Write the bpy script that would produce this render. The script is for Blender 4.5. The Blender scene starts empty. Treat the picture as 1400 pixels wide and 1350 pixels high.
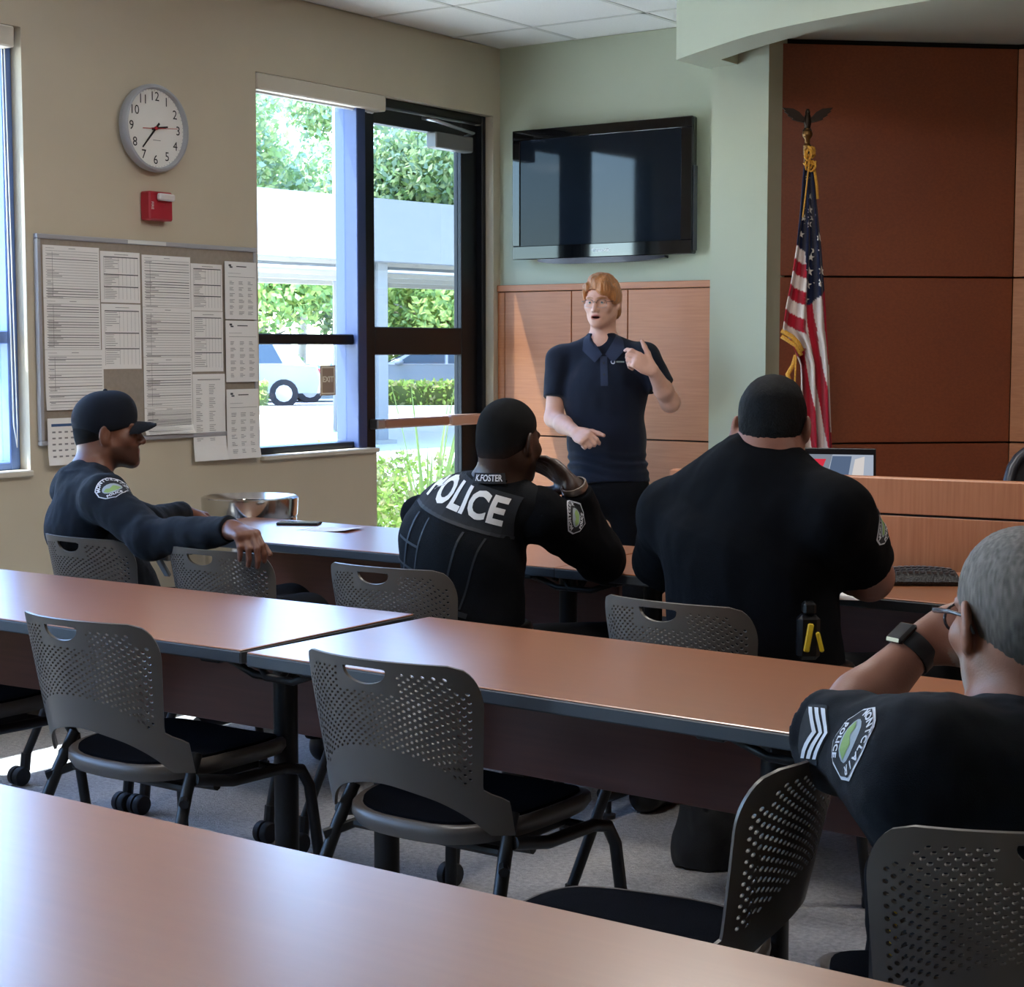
import bpy, bmesh, math, random
import numpy as np
from mathutils import Vector, Matrix
from mathutils.bvhtree import BVHTree
random.seed(7); RNG = np.random.default_rng(7)
SC = bpy.context.scene; COL = SC.collection
PI = math.pi
# ------------------------------------------------------------------ camera, sky, sun, added fill lamps, exposure
cam = bpy.data.objects.new('camera', bpy.data.cameras.new('camera')); COL.objects.link(cam)
cam.location = (0, 0, 1.38)
cam.rotation_euler = (math.radians(90 - 4.799), 0, math.radians(35.143))
cam.data.sensor_fit = 'HORIZONTAL'; cam.data.sensor_width = 36.0
cam.data.lens = 36.0 * 2353.6 / 1400.0
cam.data.clip_start = 0.05; cam.data.clip_end = 400
SC.camera = cam
SC.view_settings.view_transform = 'Standard'; SC.view_settings.look = 'None'
SC.view_settings.gamma = 1.0; SC.view_settings.use_curve_mapping = False
SC.view_settings.exposure = 0.8
SC.cycles.use_denoising = True; SC.cycles.denoiser = 'OPENIMAGEDENOISE'; SC.cycles.denoising_prefilter = 'ACCURATE'; SC.cycles.denoising_input_passes = 'RGB_ALBEDO_NORMAL'
SC.cycles.max_bounces = 10; SC.cycles.diffuse_bounces = 6; SC.cycles.glossy_bounces = 4
SC.cycles.transparent_max_bounces = 16; SC.cycles.transmission_bounces = 6
SC.cycles.caustics_reflective = False; SC.cycles.caustics_refractive = False
SC.cycles.sample_clamp_indirect = 6.0

W = bpy.data.worlds.new('sky'); SC.world = W; W.use_nodes = True
nt = W.node_tree; nt.nodes.clear()
wo = nt.nodes.new('ShaderNodeOutputWorld'); bg = nt.nodes.new('ShaderNodeBackground'); sk = nt.nodes.new('ShaderNodeTexSky')
sk.sky_type = 'NISHITA'; sk.sun_disc = False; sk.sun_elevation = math.radians(65); sk.sun_rotation = math.radians(222)
sk.air_density = 1.0; sk.dust_density = 0.25; sk.ozone_density = 1.2
bg.inputs['Strength'].default_value = 1.3
nt.links.new(sk.outputs[0], bg.inputs[0]); nt.links.new(bg.outputs[0], wo.inputs[0])

SUN_DIR = Vector((0.20, 0.22, -0.64)).normalized()
sl = bpy.data.lights.new('sun', 'SUN'); sl.energy = 17.0; sl.angle = 0.009; sl.color = (1.0, 0.95, 0.86)
so = bpy.data.objects.new('sun', sl); COL.objects.link(so); so.location = (-8, -4, 14)
so.rotation_euler = SUN_DIR.to_track_quat('-Z', 'Y').to_euler()

# window openings of the left wall: (y0, y1, sill z, head z)
WX, WT = -5.10, 0.15
ZH, ZC = 2.54, 2.877
OPEN = [(5.378, 6.155, 0.905, ZH), (6.155, 7.082, 0.0, ZH), (2.70, 4.160, 0.915, ZH), (0.35, 2.20, 0.915, ZH), (-1.90, -0.20, 0.915, ZH)]
FILL_POWER = 14.0

# ------------------------------------------------------------------ helpers
def lin(h):
    h = h.lstrip('#'); v = [int(h[i:i+2], 16) / 255 for i in (0, 2, 4)]
    return tuple(c / 12.92 if c <= 0.04045 else ((c + 0.055) / 1.055) ** 2.4 for c in v)
MATS = {}
def mat(name, col, rough=0.6, metal=0.0, spec=0.5, var=0.0, vscale=8.0, bump=0.0, bscale=60.0, stretch=None, attr=None, sheen=0.0, coat=0.0, obj=True):
    if name in MATS: return MATS[name]
    m = bpy.data.materials.new(name); m.use_nodes = True
    n = m.node_tree; b = n.nodes['Principled BSDF']
    c = lin(col) if isinstance(col, str) else col
    b.inputs['Base Color'].default_value = (*c, 1); b.inputs['Roughness'].default_value = rough
    b.inputs['Metallic'].default_value = metal; b.inputs['Specular IOR Level'].default_value = spec
    if sheen: b.inputs['Sheen Weight'].default_value = sheen; b.inputs['Sheen Roughness'].default_value = 0.5
    if coat: b.inputs['Coat Weight'].default_value = coat; b.inputs['Coat Roughness'].default_value = 0.12
    tc = n.nodes.new('ShaderNodeTexCoord'); mp = n.nodes.new('ShaderNodeMapping')
    n.links.new(tc.outputs['Object'], mp.inputs[0])
    if stretch: mp.inputs['Scale'].default_value = stretch
    src = None
    if attr:
        a = n.nodes.new('ShaderNodeVertexColor'); a.layer_name = attr; src = a.outputs[0]
    if var:
        t = n.nodes.new('ShaderNodeTexNoise'); t.inputs['Scale'].default_value = vscale; t.inputs['Detail'].default_value = 5
        n.links.new(mp.outputs[0], t.inputs['Vector'])
        hs = n.nodes.new('ShaderNodeHueSaturation')
        if src is None: hs.inputs['Color'].default_value = (*c, 1)
        else: n.links.new(src, hs.inputs['Color'])
        mr = n.nodes.new('ShaderNodeMapRange'); mr.inputs['From Min'].default_value = 0.3; mr.inputs['From Max'].default_value = 0.7
        mr.inputs['To Min'].default_value = 1 - var; mr.inputs['To Max'].default_value = 1 + var
        n.links.new(t.outputs[0], mr.inputs[0]); n.links.new(mr.outputs[0], hs.inputs['Value'])
        src = hs.outputs[0]
    if src is not None: n.links.new(src, b.inputs['Base Color'])
    if bump:
        t2 = n.nodes.new('ShaderNodeTexNoise'); t2.inputs['Scale'].default_value = bscale; t2.inputs['Detail'].default_value = 4
        n.links.new(mp.outputs[0], t2.inputs['Vector'])
        bm_ = n.nodes.new('ShaderNodeBump'); bm_.inputs['Strength'].default_value = bump; bm_.inputs['Distance'].default_value = 0.01
        n.links.new(t2.outputs[0], bm_.inputs['Height']); n.links.new(bm_.outputs[0], b.inputs['Normal'])
    MATS[name] = m; return m
def wood(name, dark, light, rough, along='X', scale=1.0, spec=0.5, coat=0.0, cross=0.25, coatr=0.16):
    m = bpy.data.materials.new(name); m.use_nodes = True; n = m.node_tree; b = n.nodes['Principled BSDF']
    b.inputs['Roughness'].default_value = rough; b.inputs['Specular IOR Level'].default_value = spec
    if coat: b.inputs['Coat Weight'].default_value = coat; b.inputs['Coat Roughness'].default_value = coatr
    tc = n.nodes.new('ShaderNodeTexCoord')
    def noise(sx, sy, sz, sc, det):
        mp = n.nodes.new('ShaderNodeMapping'); mp.inputs['Scale'].default_value = (sx, sy, sz)
        n.links.new(tc.outputs['Object'], mp.inputs[0])
        t = n.nodes.new('ShaderNodeTexNoise'); t.inputs['Scale'].default_value = sc; t.inputs['Detail'].default_value = det
        n.links.new(mp.outputs[0], t.inputs['Vector']); return t.outputs[0]
    s = {'X': (0.6, 14, 14), 'Y': (14, 0.6, 14), 'Z': (14, 14, 0.6)}[along]; gd = 2 if coat else 6
    g = noise(*s, (5 if coat else 6) * scale, gd); f_ = noise(*[q * 3 for q in s], 9 * scale, 3); c2 = noise(1.5, 1.5, 1.5, 1.6, 2)
    ma = n.nodes.new('ShaderNodeMath'); ma.operation = 'MULTIPLY_ADD'; ma.inputs[1].default_value = 0.6
    n.links.new(g, ma.inputs[0])
    mb = n.nodes.new('ShaderNodeMath'); mb.operation = 'MULTIPLY_ADD'; mb.inputs[1].default_value = 0.0 if coat else 0.06
    n.links.new(f_, mb.inputs[0])
    mc = n.nodes.new('ShaderNodeMath'); mc.operation = 'MULTIPLY'; mc.inputs[1].default_value = cross
    n.links.new(c2, mc.inputs[0]); n.links.new(mc.outputs[0], mb.inputs[2]); n.links.new(mb.outputs[0], ma.inputs[2])
    r = n.nodes.new('ShaderNodeValToRGB'); r.color_ramp.elements[0].position = 0.36; r.color_ramp.elements[1].position = 0.72
    r.color_ramp.elements[0].color = (*lin(dark), 1); r.color_ramp.elements[1].color = (*lin(light), 1)
    n.links.new(ma.outputs[0], r.inputs[0]); n.links.new(r.outputs[0], b.inputs['Base Color'])
    MATS[name] = m; return m
def glass(name, tint, ior=1.45, mirror=1.0):
    m = bpy.data.materials.new(name); m.use_nodes = True; n = m.node_tree; n.nodes.clear()
    o = n.nodes.new('ShaderNodeOutputMaterial'); t = n.nodes.new('ShaderNodeBsdfTransparent'); g = n.nodes.new('ShaderNodeBsdfGlossy')
    x = n.nodes.new('ShaderNodeMixShader'); lw = n.nodes.new('ShaderNodeLayerWeight'); lw.inputs[0].default_value = 0.5; pw = n.nodes.new('ShaderNodeMath'); pw.operation = 'POWER'; pw.inputs[1].default_value = 5.0
    t.inputs[0].default_value = (*tint, 1); g.inputs['Roughness'].default_value = 0.02
    mm = n.nodes.new('ShaderNodeMath'); mm.operation = 'MULTIPLY_ADD'; mm.inputs[1].default_value = mirror * 0.96; mm.inputs[2].default_value = mirror * 0.04
    n.links.new(lw.outputs['Facing'], pw.inputs[0]); n.links.new(pw.outputs[0], mm.inputs[0])
    n.links.new(mm.outputs[0], x.inputs[0]); n.links.new(t.outputs[0], x.inputs[1]); n.links.new(g.outputs[0], x.inputs[2])
    n.links.new(x.outputs[0], o.inputs[0]); MATS[name] = m; return m
def emit(name, col, s):
    m = bpy.data.materials.new(name); m.use_nodes = True; n = m.node_tree; n.nodes.clear()
    o = n.nodes.new('ShaderNodeOutputMaterial'); e = n.nodes.new('ShaderNodeEmission')
    e.inputs[0].default_value = (*col, 1); e.inputs[1].default_value = s; n.links.new(e.outputs[0], o.inputs[0]); MATS[name] = m; return m

class MB:
    """collects polygons; build() links them as one mesh object"""
    def __init__(s): s.v = []; s.f = []; s.mi = []; s.cur = 0
    def add(s, vs, fs):
        o = len(s.v); s.v.extend(tuple(map(float, p)) for p in vs)
        for q in fs: s.f.append(tuple(i + o for i in q)); s.mi.append(s.cur)
        return s
    def box(s, lo, hi, M=None, bev=0.0):
        if bev > 0:
            (x0, y0, z0), (x1, y1, z1) = lo, hi; b = bev
            vs = []
            for z, i in ((z0, b), (z0 + b, 0), (z1 - b, 0), (z1, b)):
                for x, y in ((x0+i, y0+b+i*0), (x0+b, y0+i), (x1-b, y0+i), (x1-i, y0+b), (x1-i, y1-b), (x1-b, y1-i), (x0+b, y1-i), (x0+i, y1-b)):
                    vs.append((x, y, z))
            fs = [tuple(range(7, -1, -1)), tuple(range(24, 32))]
            for r in range(3):
                for k in range(8): fs.append((r*8+k, r*8+(k+1) % 8, r*8+8+(k+1) % 8, r*8+8+k))
        else:
            vs = [(x, y, z) for z in (lo[2], hi[2]) for y in (lo[1], hi[1]) for x in (lo[0], hi[0])]
            fs = [(0,2,3,1), (4,5,7,6), (0,1,5,4), (2,6,7,3), (0,4,6,2), (1,3,7,5)]
        if M is not None: vs = [tuple(M @ Vector(p)) for p in vs]
        return s.add(vs, fs)
    def tube(s, pts, r, n=10, closed=False, cap=True, flat=1.0):
        pts = [Vector(p) for p in pts]; N = len(pts); rs = r if isinstance(r, (list, tuple)) else [r] * N
        up = None; vs = []
        for i, p in enumerate(pts):
            a = pts[i-1] if (i or closed) else p; c = pts[(i+1) % N] if (i < N-1 or closed) else p
            t = (c - a).normalized()
            if up is None:
                up = t.orthogonal().normalized()
                if abs(t.z) < 0.9: up = (Vector((0,0,1)) - t * t.z).normalized()
            up = (up - t * up.dot(t)).normalized(); sd = t.cross(up)
            for k in range(n):
                an = 2*PI*k/n; vs.append(p + (up*math.cos(an)*flat + sd*math.sin(an)) * rs[i])
        fs = []
        for i in range(N if closed else N-1):
            j = (i+1) % N
            for k in range(n): fs.append((i*n+k, i*n+(k+1) % n, j*n+(k+1) % n, j*n+k))
        if cap and not closed: fs += [tuple(range(n-1, -1, -1)), tuple((N-1)*n + k for k in range(n))]
        return s.add(vs, fs)
    def lathe(s, prof, n=24, M=None, cap=True):
        vs = [(r*math.cos(2*PI*k/n), r*math.sin(2*PI*k/n), z) for r, z in prof for k in range(n)]
        fs = [(i*n+k, i*n+(k+1) % n, (i+1)*n+(k+1) % n, (i+1)*n+k) for i in range(len(prof)-1) for k in range(n)]
        if cap: fs += [tuple(range(n-1, -1, -1)), tuple((len(prof)-1)*n+k for k in range(n))]
        if M is not None: vs = [tuple(M @ Vector(p)) for p in vs]
        return s.add(vs, fs)
    def prism(s, poly, z0, z1, M=None):
        n = len(poly); vs = [(x, y, z0) for x, y in poly] + [(x, y, z1) for x, y in poly]
        fs = [tuple(range(n-1, -1, -1)), tuple(range(n, 2*n))] + [(k, (k+1) % n, n+(k+1) % n, n+k) for k in range(n)]
        if M is not None: vs = [tuple(M @ Vector(p)) for p in vs]
        return s.add(vs, fs)
    def grid(s, rows, close=False):
        m = len(rows[0]); vs = [p for r in rows for p in r]
        fs = [(i*m+k, i*m+(k+1) % m, (i+1)*m+(k+1) % m, (i+1)*m+k) for i in range(len(rows)-1) for k in range(m if close else m-1)]
        return s.add(vs, fs)
    def build(s, name, m, parent=None, smooth=False, fix=True):
        me = bpy.data.meshes.new(name); me.from_pydata(s.v, [], s.f)
        for k in (m if isinstance(m, (list, tuple)) else [m]): me.materials.append(k)
        if isinstance(m, (list, tuple)): me.polygons.foreach_set('material_index', s.mi)
        if fix:
            b = bmesh.new(); b.from_mesh(me); bmesh.ops.recalc_face_normals(b, faces=b.faces); b.to_mesh(me); b.free()
        if smooth: set_smooth(me, smooth)
        return link(name, me, parent)
def set_smooth(me, ang=True):
    me.polygons.foreach_set('use_smooth', [True] * len(me.polygons))
    if ang is not True:
        me.set_sharp_from_angle(angle=math.radians(ang))
def link(name, me, parent=None):
    o = bpy.data.objects.new(name, me); COL.objects.link(o)
    if parent is not None: o.parent = parent
    return o
def tag(o, label=None, cat=None, group=None, kind=None):
    for k, v in (('label', label), ('category', cat), ('group', group), ('kind', kind)):
        if v: o[k] = v
    return o
def thing(name, label, cat, loc=(0, 0, 0), rz=0.0, group=None):
    o = bpy.data.objects.new(name, None); COL.objects.link(o); o.empty_display_size = 0.1
    o.location = loc; o.rotation_euler = (0, 0, rz); return tag(o, label, cat, group)
def dup(root, loc, rz, label, group=None):
    r = root.copy(); COL.objects.link(r); r.location = loc; r.rotation_euler = (0, 0, rz); r['label'] = label
    if group: r['group'] = group
    for ch in list(root.children):
        c = ch.copy(); COL.objects.link(c); c.parent = r
        for g in ch.children:
            d = g.copy(); COL.objects.link(d); d.parent = c
    return r
def struct(name, mb, m, smooth=False):
    return tag(mb.build(name, m, smooth=smooth), kind='structure')
def text_mesh(s, size, bold=0.0, extrude=0.0, align='CENTER', space=1.0):
    cu = bpy.data.curves.new('lettering', 'FONT'); cu.body = s; cu.size = size; cu.offset = bold; cu.extrude = extrude
    cu.align_x = align; cu.align_y = 'CENTER'; cu.space_character = space; cu.resolution_u = 3
    o = bpy.data.objects.new('lettering', cu); COL.objects.link(o); bpy.context.view_layer.update()
    me = bpy.data.meshes.new_from_object(o.evaluated_get(bpy.context.evaluated_depsgraph_get()))
    bpy.data.objects.remove(o); bpy.data.curves.remove(cu)
    return me
def text_obj(name, s, size, m, M, parent=None, bold=0.0, extrude=0.0004, sx=1.0, align='CENTER', space=1.0):
    me = text_mesh(s, size, bold, extrude, align, space); me.transform(Matrix.Diagonal((sx, 1, 1, 1))); me.transform(M)
    me.materials.clear(); me.materials.append(m); me.name = name
    return link(name, me, parent)
def basis(o, x, y, z):
    return Matrix(((x[0], y[0], z[0], o[0]), (x[1], y[1], z[1], o[1]), (x[2], y[2], z[2], o[2]), (0, 0, 0, 1)))
MWL = basis((WX, 0, 0), (0, 1, 0), (0, 0, 1), (1, 0, 0))      # drawing plane of the left wall: (along y, z, out)

# ------------------------------------------------------------------ materials
m_beige = mat('beige_paint', '#c5b9a2', 0.8, var=0.03, vscale=3, bump=0.05, bscale=250)
m_green = mat('sage_paint', '#b8bea8', 0.75, var=0.02, vscale=3, bump=0.04, bscale=250)
m_reveal = mat('pale_reveal_paint', '#cfc6b4', 0.75)
m_tile = mat('ceiling_tile', '#f0efea', 0.9, var=0.03, vscale=120, bump=0.35, bscale=260)
m_grid = mat('ceiling_grid', '#d8d7d0', 0.6)
m_carpet = mat('carpet', '#b2b0af', 0.95, var=0.22, vscale=70, bump=0.8, bscale=180, spec=0.1)
m_black = mat('black_metal', '#0e0f12', 0.45, spec=0.4)
m_bronze = mat('dark_anodised', '#0b0d13', 0.4, metal=0.0, spec=0.4)
m_alu = mat('aluminium', '#b9bcc0', 0.35, metal=0.9)
m_steel = mat('stainless', '#c9c6c2', 0.14, metal=1.0)
m_white = mat('white_plastic', '#dcdcd8', 0.5)
m_panel = wood('cherry_panel', '#ad693f', '#c17d4f', 0.42, 'X', 1.3, cross=0.3)
m_dark_panel = wood('mahogany_panel', '#7c3a1f', '#8e4827', 0.38, 'X', 1.4, cross=0.3)
m_dais = wood('dais_veneer', '#9c5f3b', '#b67a52', 0.42, 'Z', 1.2, cross=0.35)
m_top = wood('laminate_top', '#a2633d', '#ac6f47', 0.285, 'X', 0.8, spec=0.9, coat=1.0, cross=0.25, coatr=0.283)
m_modesty = wood('modesty_veneer', '#5a2c20', '#6b3728', 0.4, 'X', 1.0)
m_edge = mat('grey_edge_band', '#3c4044', 0.5)
m_glass = glass('window_glass', (0.84, 0.91, 0.98)); m_glass2 = glass('door_glass', (0.56, 0.62, 0.67))
m_rubber = mat('black_rubber', '#101114', 0.6)
m_ink = mat('black_ink', '#17181a', 0.6)
# ------------------------------------------------------------------ room shell
YB, XR, YR = 7.14, 3.4, -2.6
XO = WX - WT
b = MB(); ys = sorted(OPEN)
b.box((XO, YR - 0.2, 0), (WX, ys[0][0], ZC))
for i, (a, c, z0, z1) in enumerate(ys):
    if z0 > 0: b.box((XO, a, 0), (WX, c, z0))
    b.box((XO, a, z1), (WX, c, ZC))
    nxt = ys[i+1][0] if i + 1 < len(ys) else YB + 0.16
    if nxt > c + 1e-4: b.box((XO, c, 0), (WX, nxt, ZC))
struct('wall_left', b, m_beige)
fl = struct('floor', MB().box((XO, YR - 0.2, -0.12), (XR + 0.2, 9.2, 0.0)), m_carpet)
struct('wall_back', MB().box((WX, YB, 0), (-3.40, YB + 0.15, ZC)), m_green)
struct('wall_right', MB().box((XR, YR - 0.2, 0), (XR + 0.2, 9.2, ZC)), m_beige)
struct('wall_rear', MB().box((XO, YR - 0.2, 0), (XR, YR, ZC)), m_beige)
bb = MB()
for a, c in ((YR, 6.15),): bb.box((WX, a, 0), (WX + 0.012, c, 0.1))
struct('baseboard_left', bb, mat('rubber_base', '#3a332c', 0.6))
b = MB().box((-3.728, 6.83, 0), (-3.449, YB, 2.74)); struct('trim_1', b, m_green)   # square column beside the alcove

# ceiling: grid and lay-in tiles
ce = struct('ceiling', MB().box((XO, YR - 0.2, ZC + 0.012), (XR + 0.2, 7.3, ZC + 0.1)), m_grid)
CX0, CY0, CS = -4.64, 6.14, 0.6096
xs = [CX0 + CS * k for k in range(-1, 14)]; yy = [CY0 + CS * k for k in range(-15, 3)]
FILL_LAMPS = {(4, 8), (4, 12), (8, 12)}
tm = None
g = MB()
for x in xs: g.box((x - 0.012, YR, ZC - 0.002), (x + 0.012, YB, ZC + 0.012))
for y in yy: g.box((WX, y - 0.012, ZC - 0.002), (XR, y + 0.012, ZC + 0.012))
g.build('grid_rail', m_grid, ce)
for i in range(-1, len(xs)):
    for j in range(-1, len(yy)):
        x0 = max(xs[i] if i >= 0 else WX, WX) ; x1 = min(xs[i+1] if i + 1 < len(xs) else XR, XR)
        y0 = max(yy[j] if j >= 0 else YR, YR) ; y1 = min(yy[j+1] if j + 1 < len(yy) else YB, YB)
        if x1 - x0 < 0.06 or y1 - y0 < 0.06 or (i, j) in FILL_LAMPS: continue
        full = abs(x1 - x0 - CS) < 1e-3 and abs(y1 - y0 - CS) < 1e-3
        if full and tm is not None: o = link('ceiling_tile', tm, ce)
        else:
            w, h = (x1 - x0) / 2 - 0.013, (y1 - y0) / 2 - 0.013
            o = MB().box((-w, -h, 0), (w, h, 0.012)).build('ceiling_tile', m_tile, ce)
            if full: tm = o.data
        o.location = ((x0 + x1) / 2, (y0 + y1) / 2, ZC + random.uniform(-0.0005, 0.0005))
# added ceiling fill lamps, out of view, to brighten the window-lit room
m_diff = emit('fill_diffuser', (1.0, 0.93, 0.82), 1.0)
fill0 = None
for k, (i, j) in enumerate(sorted(FILL_LAMPS)):
    x, y = xs[i] + CS / 2, yy[j] + CS / 2
    lab = 'added square fill lamp in the ceiling, row %s from the front, column %s from the windows' % (['one','two','three'][{4:2,8:1,12:0}[j]], ['one','two','three'][{4:0,8:1,11:2}[i]])
    if fill0 is None:
        fill0 = thing('fill_lamp', lab, 'lamp', (x, y, ZC), 0, 'added fill lamps in the ceiling')
        h = CS / 2 - 0.004
        f_ = MB()
        for lo, hi in (((-h,-h),(h,-h+.03)), ((-h,h-.03),(h,h)), ((-h,-h+.03),(-h+.03,h-.03)), ((h-.03,-h+.03),(h,h-.03))): f_.box((*lo, -0.004), (*hi, 0.02))
        f_.build('frame', m_white, fill0)
        MB().box((-h+.03, -h+.03, 0.004), (h-.03, h-.03, 0.011)).build('diffuser', m_diff, fill0)
    else: dup(fill0, (x, y, ZC), 0, lab, 'added fill lamps in the ceiling')
    al = bpy.data.lights.new('fill_light', 'AREA'); al.shape = 'SQUARE'; al.size = 0.54; al.energy = FILL_POWER; al.color = (1.0, 0.96, 0.91)
    ao = bpy.data.objects.new('fill_light', al); COL.objects.link(ao); ao.location = (x, y, ZC - 0.012)

# curved bulkhead over the alcove, alcove ceiling, alcove walls
def arc_pts(p):
    out = []
    for i in range(len(p) - 1):
        p0 = p[max(i-1, 0)]; p1, p2 = p[i], p[i+1]; p3 = p[min(i+2, len(p)-1)]
        for t in (0, .25, .5, .75):
            out.append(tuple(0.5 * ((2*p1[k]) + (-p0[k]+p2[k])*t + (2*p0[k]-5*p1[k]+4*p2[k]-p3[k])*t*t + (-p0[k]+3*p1[k]-3*p2[k]+p3[k])*t**3) for k in (0, 1)))
    return out + [p[-1]]
fr = arc_pts([(-3.762,6.572),(-3.538,6.418),(-3.129,6.180),(-2.650,6.034),(-2.124,5.952),(-1.352,5.909),(-0.386,5.986),(0.772,6.227),(1.931,6.614),(3.283,7.241)])
bk = arc_pts([(-3.599,6.674),(-3.269,6.458),(-2.897,6.266),(-2.600,6.174),(-2.124,6.116),(-1.352,6.083),(-0.386,6.160),(0.772,6.401),(1.931,6.787),(3.283,7.415)])
sf = MB(); zb, zt = 2.62, ZC + 0.01
sf.add([(x, y, zb) for x, y in fr] + [(x, y, zb) for x, y in bk] + [(x, y, zt) for x, y in fr] + [(x, y, zt) for x, y in bk], [])
n = len(fr); o_ = 0
for k in range(n - 1):
    for q in ((k, k+1, n+k+1, n+k), (2*n+k, 3*n+k, 3*n+k+1, 2*n+k+1), (k, 2*n+k, 2*n+k+1, k+1), (n+k, n+k+1, 3*n+k+1, 3*n+k)):
        sf.f.append(q); sf.mi.append(0)
sf.f += [(0, n, 3*n, 2*n), (n-1, 3*n-1, 4*n-1, 2*n-1)]; sf.mi += [0, 0]
# the flat left end that ties the curved band back to the column
sf.prism([(-3.762,6.572), (-3.599,6.674), (-3.599,6.829), (-3.762,6.829)], zb, zt)
sf.prism([(-3.762,6.829), (-3.729,6.829), (-3.729,7.139), (-3.762,7.139)], zb, zt)
struct('trim_2', sf, m_green, smooth=30)
ap = [(-3.599,6.674)] + bk[1:] + [(3.4, 9.0), (-3.5, 9.0), (-3.5, 7.15), (-3.728, 7.139), (-3.728, 6.674)]
struct('trim_3', MB().prism(ap, 2.74, 2.86), m_green)
c45 = math.radians(43.0); ux, uy = math.cos(c45), math.sin(c45)
P0 = Vector((-3.56, 6.86, 0)); LD = 1.235
MD = basis(P0, (ux, uy, 0), (-uy, ux, 0), (0, 0, 1))
m_gap = mat('shadow_gap_black', '#0c0705', 0.8)
aw = tag(MB().box((0.02, 0.03, 0), (LD + 0.2, 0.15, 2.74), MD).build('wall_alcove', m_gap), kind='structure')
for z0, z1 in ((0.0, 0.953), (0.961, 1.697), (1.705, 2.715)):
    MB().box((0.02, 0.0, z0), (LD, 0.031, z1), MD, bev=0.002).build('wall_panel', m_dark_panel, aw)
P1 = MD @ Vector((LD, 0, 0)); c2 = math.radians(8)
M2 = basis(P1, (math.cos(c2), math.sin(c2), 0), (-math.sin(c2), math.cos(c2), 0), (0, 0, 1))
aw2 = tag(MB().box((0.0, 0.03, 0), (6.3, 0.15, 2.74), M2).build('wall_alcove_far', m_gap), kind='structure')
for x0 in (0.002, 1.25, 2.5, 3.75, 5.0):
    for z0, z1 in ((0.0, 0.953), (0.961, 1.697), (1.705, 2.715)):
        MB().box((x0, 0.0, z0), (x0 + 1.244, 0.031, z1), M2, bev=0.002).build('wall_panel', m_panel, aw2)

# wainscot of wood panels on the wall behind the speaker
wn = tag(MB().box((WX, YB - 0.006, 0.0), (-3.729, YB + 0.001, 1.70), None).build('trim_4', m_gap), kind='structure')
MB().box((WX + 0.001, YB - 0.03, 1.668), (-3.729, YB - 0.002, 1.70), bev=0.002).build('top_rail', m_panel, wn)
cols = [(WX + 0.002, -5.056), (-5.053, -4.655), (-4.650, -4.332), (-4.327, -3.729)]
for x0, x1 in cols:
    for z0, z1 in ((0.1, 0.943), (0.950, 1.664)):
        MB().box((x0, YB - 0.024, z0), (x1, YB - 0.004, z1), bev=0.0015).build('wall_panel', m_panel, wn)
MB().box((WX + 0.001, YB - 0.02, 0.0), (-3.729, YB - 0.002, 0.1)).build('plinth', m_rubber, wn)

# ------------------------------------------------------------------ window 1 and the glazed door beside it
XG = XO + 0.05
def frame_bar(mb, y0, y1, z0, z1, d0=0.0, d1=0.09): mb.box((XG - d1/2 + d0, y0, z0), (XG + d1/2 + d0, y1, z1), bev=0.004)
w1 = tag(bpy.data.objects.new('window_1', None), kind='structure'); COL.objects.link(w1)
f_ = MB()
frame_bar(f_, 5.380, 5.425, 0.925, ZH); frame_bar(f_, 5.425, 6.105, 0.925, 0.955); frame_bar(f_, 5.425, 6.105, ZH - 0.05, ZH)
frame_bar(f_, 5.425, 6.105, 1.40, 1.447)
f_.build('window_frame', m_bronze, w1)
m_blue = mat('skylit_anodised_jamb', '#34426a', 0.45, metal=0.0)  # aluminium jamb; the blue skylight on it is put into the base colour
mj = MB(); mj.box((XG - 0.06, 6.06, 0.925), (XG + 0.075, 6.122, ZH), bev=0.004); mj.build('window_frame', m_blue, w1)
for z0, z1 in ((0.955, 1.40), (1.447, ZH - 0.05)): MB().box((XG - 0.004, 5.425, z0), (XG + 0.004, 6.06, z1)).build('pane', m_glass, w1)
MB().box((WX - 0.10, 5.379, 0.905), (WX + 0.022, 6.154, 0.925), bev=0.004).build('window_sill', m_reveal, w1)
va = MB(); va.box((WX - 0.085, 5.382, 2.468), (WX + 0.006, 6.235, 2.538), bev=0.006); va.build('blind_cassette', m_reveal, w1)
MB().tube([(WX - 0.05, 5.41, 2.47), (WX - 0.05, 6.2, 2.47)], 0.012, 8).build('blind_hem', m_white, w1)

d1 = tag(bpy.data.objects.new('door_1', None), kind='structure'); COL.objects.link(d1)
f_ = MB(); frame_bar(f_, 6.124, 6.158, 0.0, ZH, 0, 0.11); frame_bar(f_, 7.050, 7.082, 0.0, ZH, 0, 0.11); frame_bar(f_, 6.158, 7.050, 2.50, ZH, 0, 0.11)
f_.build('door_frame', m_bronze, d1)
lf = MB()
for y0, y1, z0, z1 in ((6.162, 6.242, 0.01, 2.495), (6.915, 7.046, 0.01, 2.495), (6.242, 6.915, 2.425, 2.495), (6.242, 6.915, 1.352, 1.484), (6.242, 6.915, 0.01, 0.28)):
    frame_bar(lf, y0, y1, z0, z1, 0.0, 0.05)
lf.build('door_leaf', m_bronze, d1)
for z0, z1 in ((0.28, 1.352), (1.484, 2.425)): MB().box((XG - 0.003, 6.242, z0), (XG + 0.003, 6.915, z1)).build('pane', m_glass2, d1)
m_bar = mat('push_bar', '#a5735c', 0.35); m_bar2 = mat('push_bar_latch_end', '#c9a28d', 0.4)  # aluminium bar; its salmon reflection and lighter end are painted into the colours
pb = MB(); pb.box((XG + 0.04, 6.25, 1.008), (XG + 0.085, 6.74, 1.052), bev=0.008); o = pb.build('push_bar', m_bar, d1)
MB().box((XG + 0.026, 6.74, 1.004), (XG + 0.095, 7.035, 1.056), bev=0.008).build('latch_case', m_bar2, d1)
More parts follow.
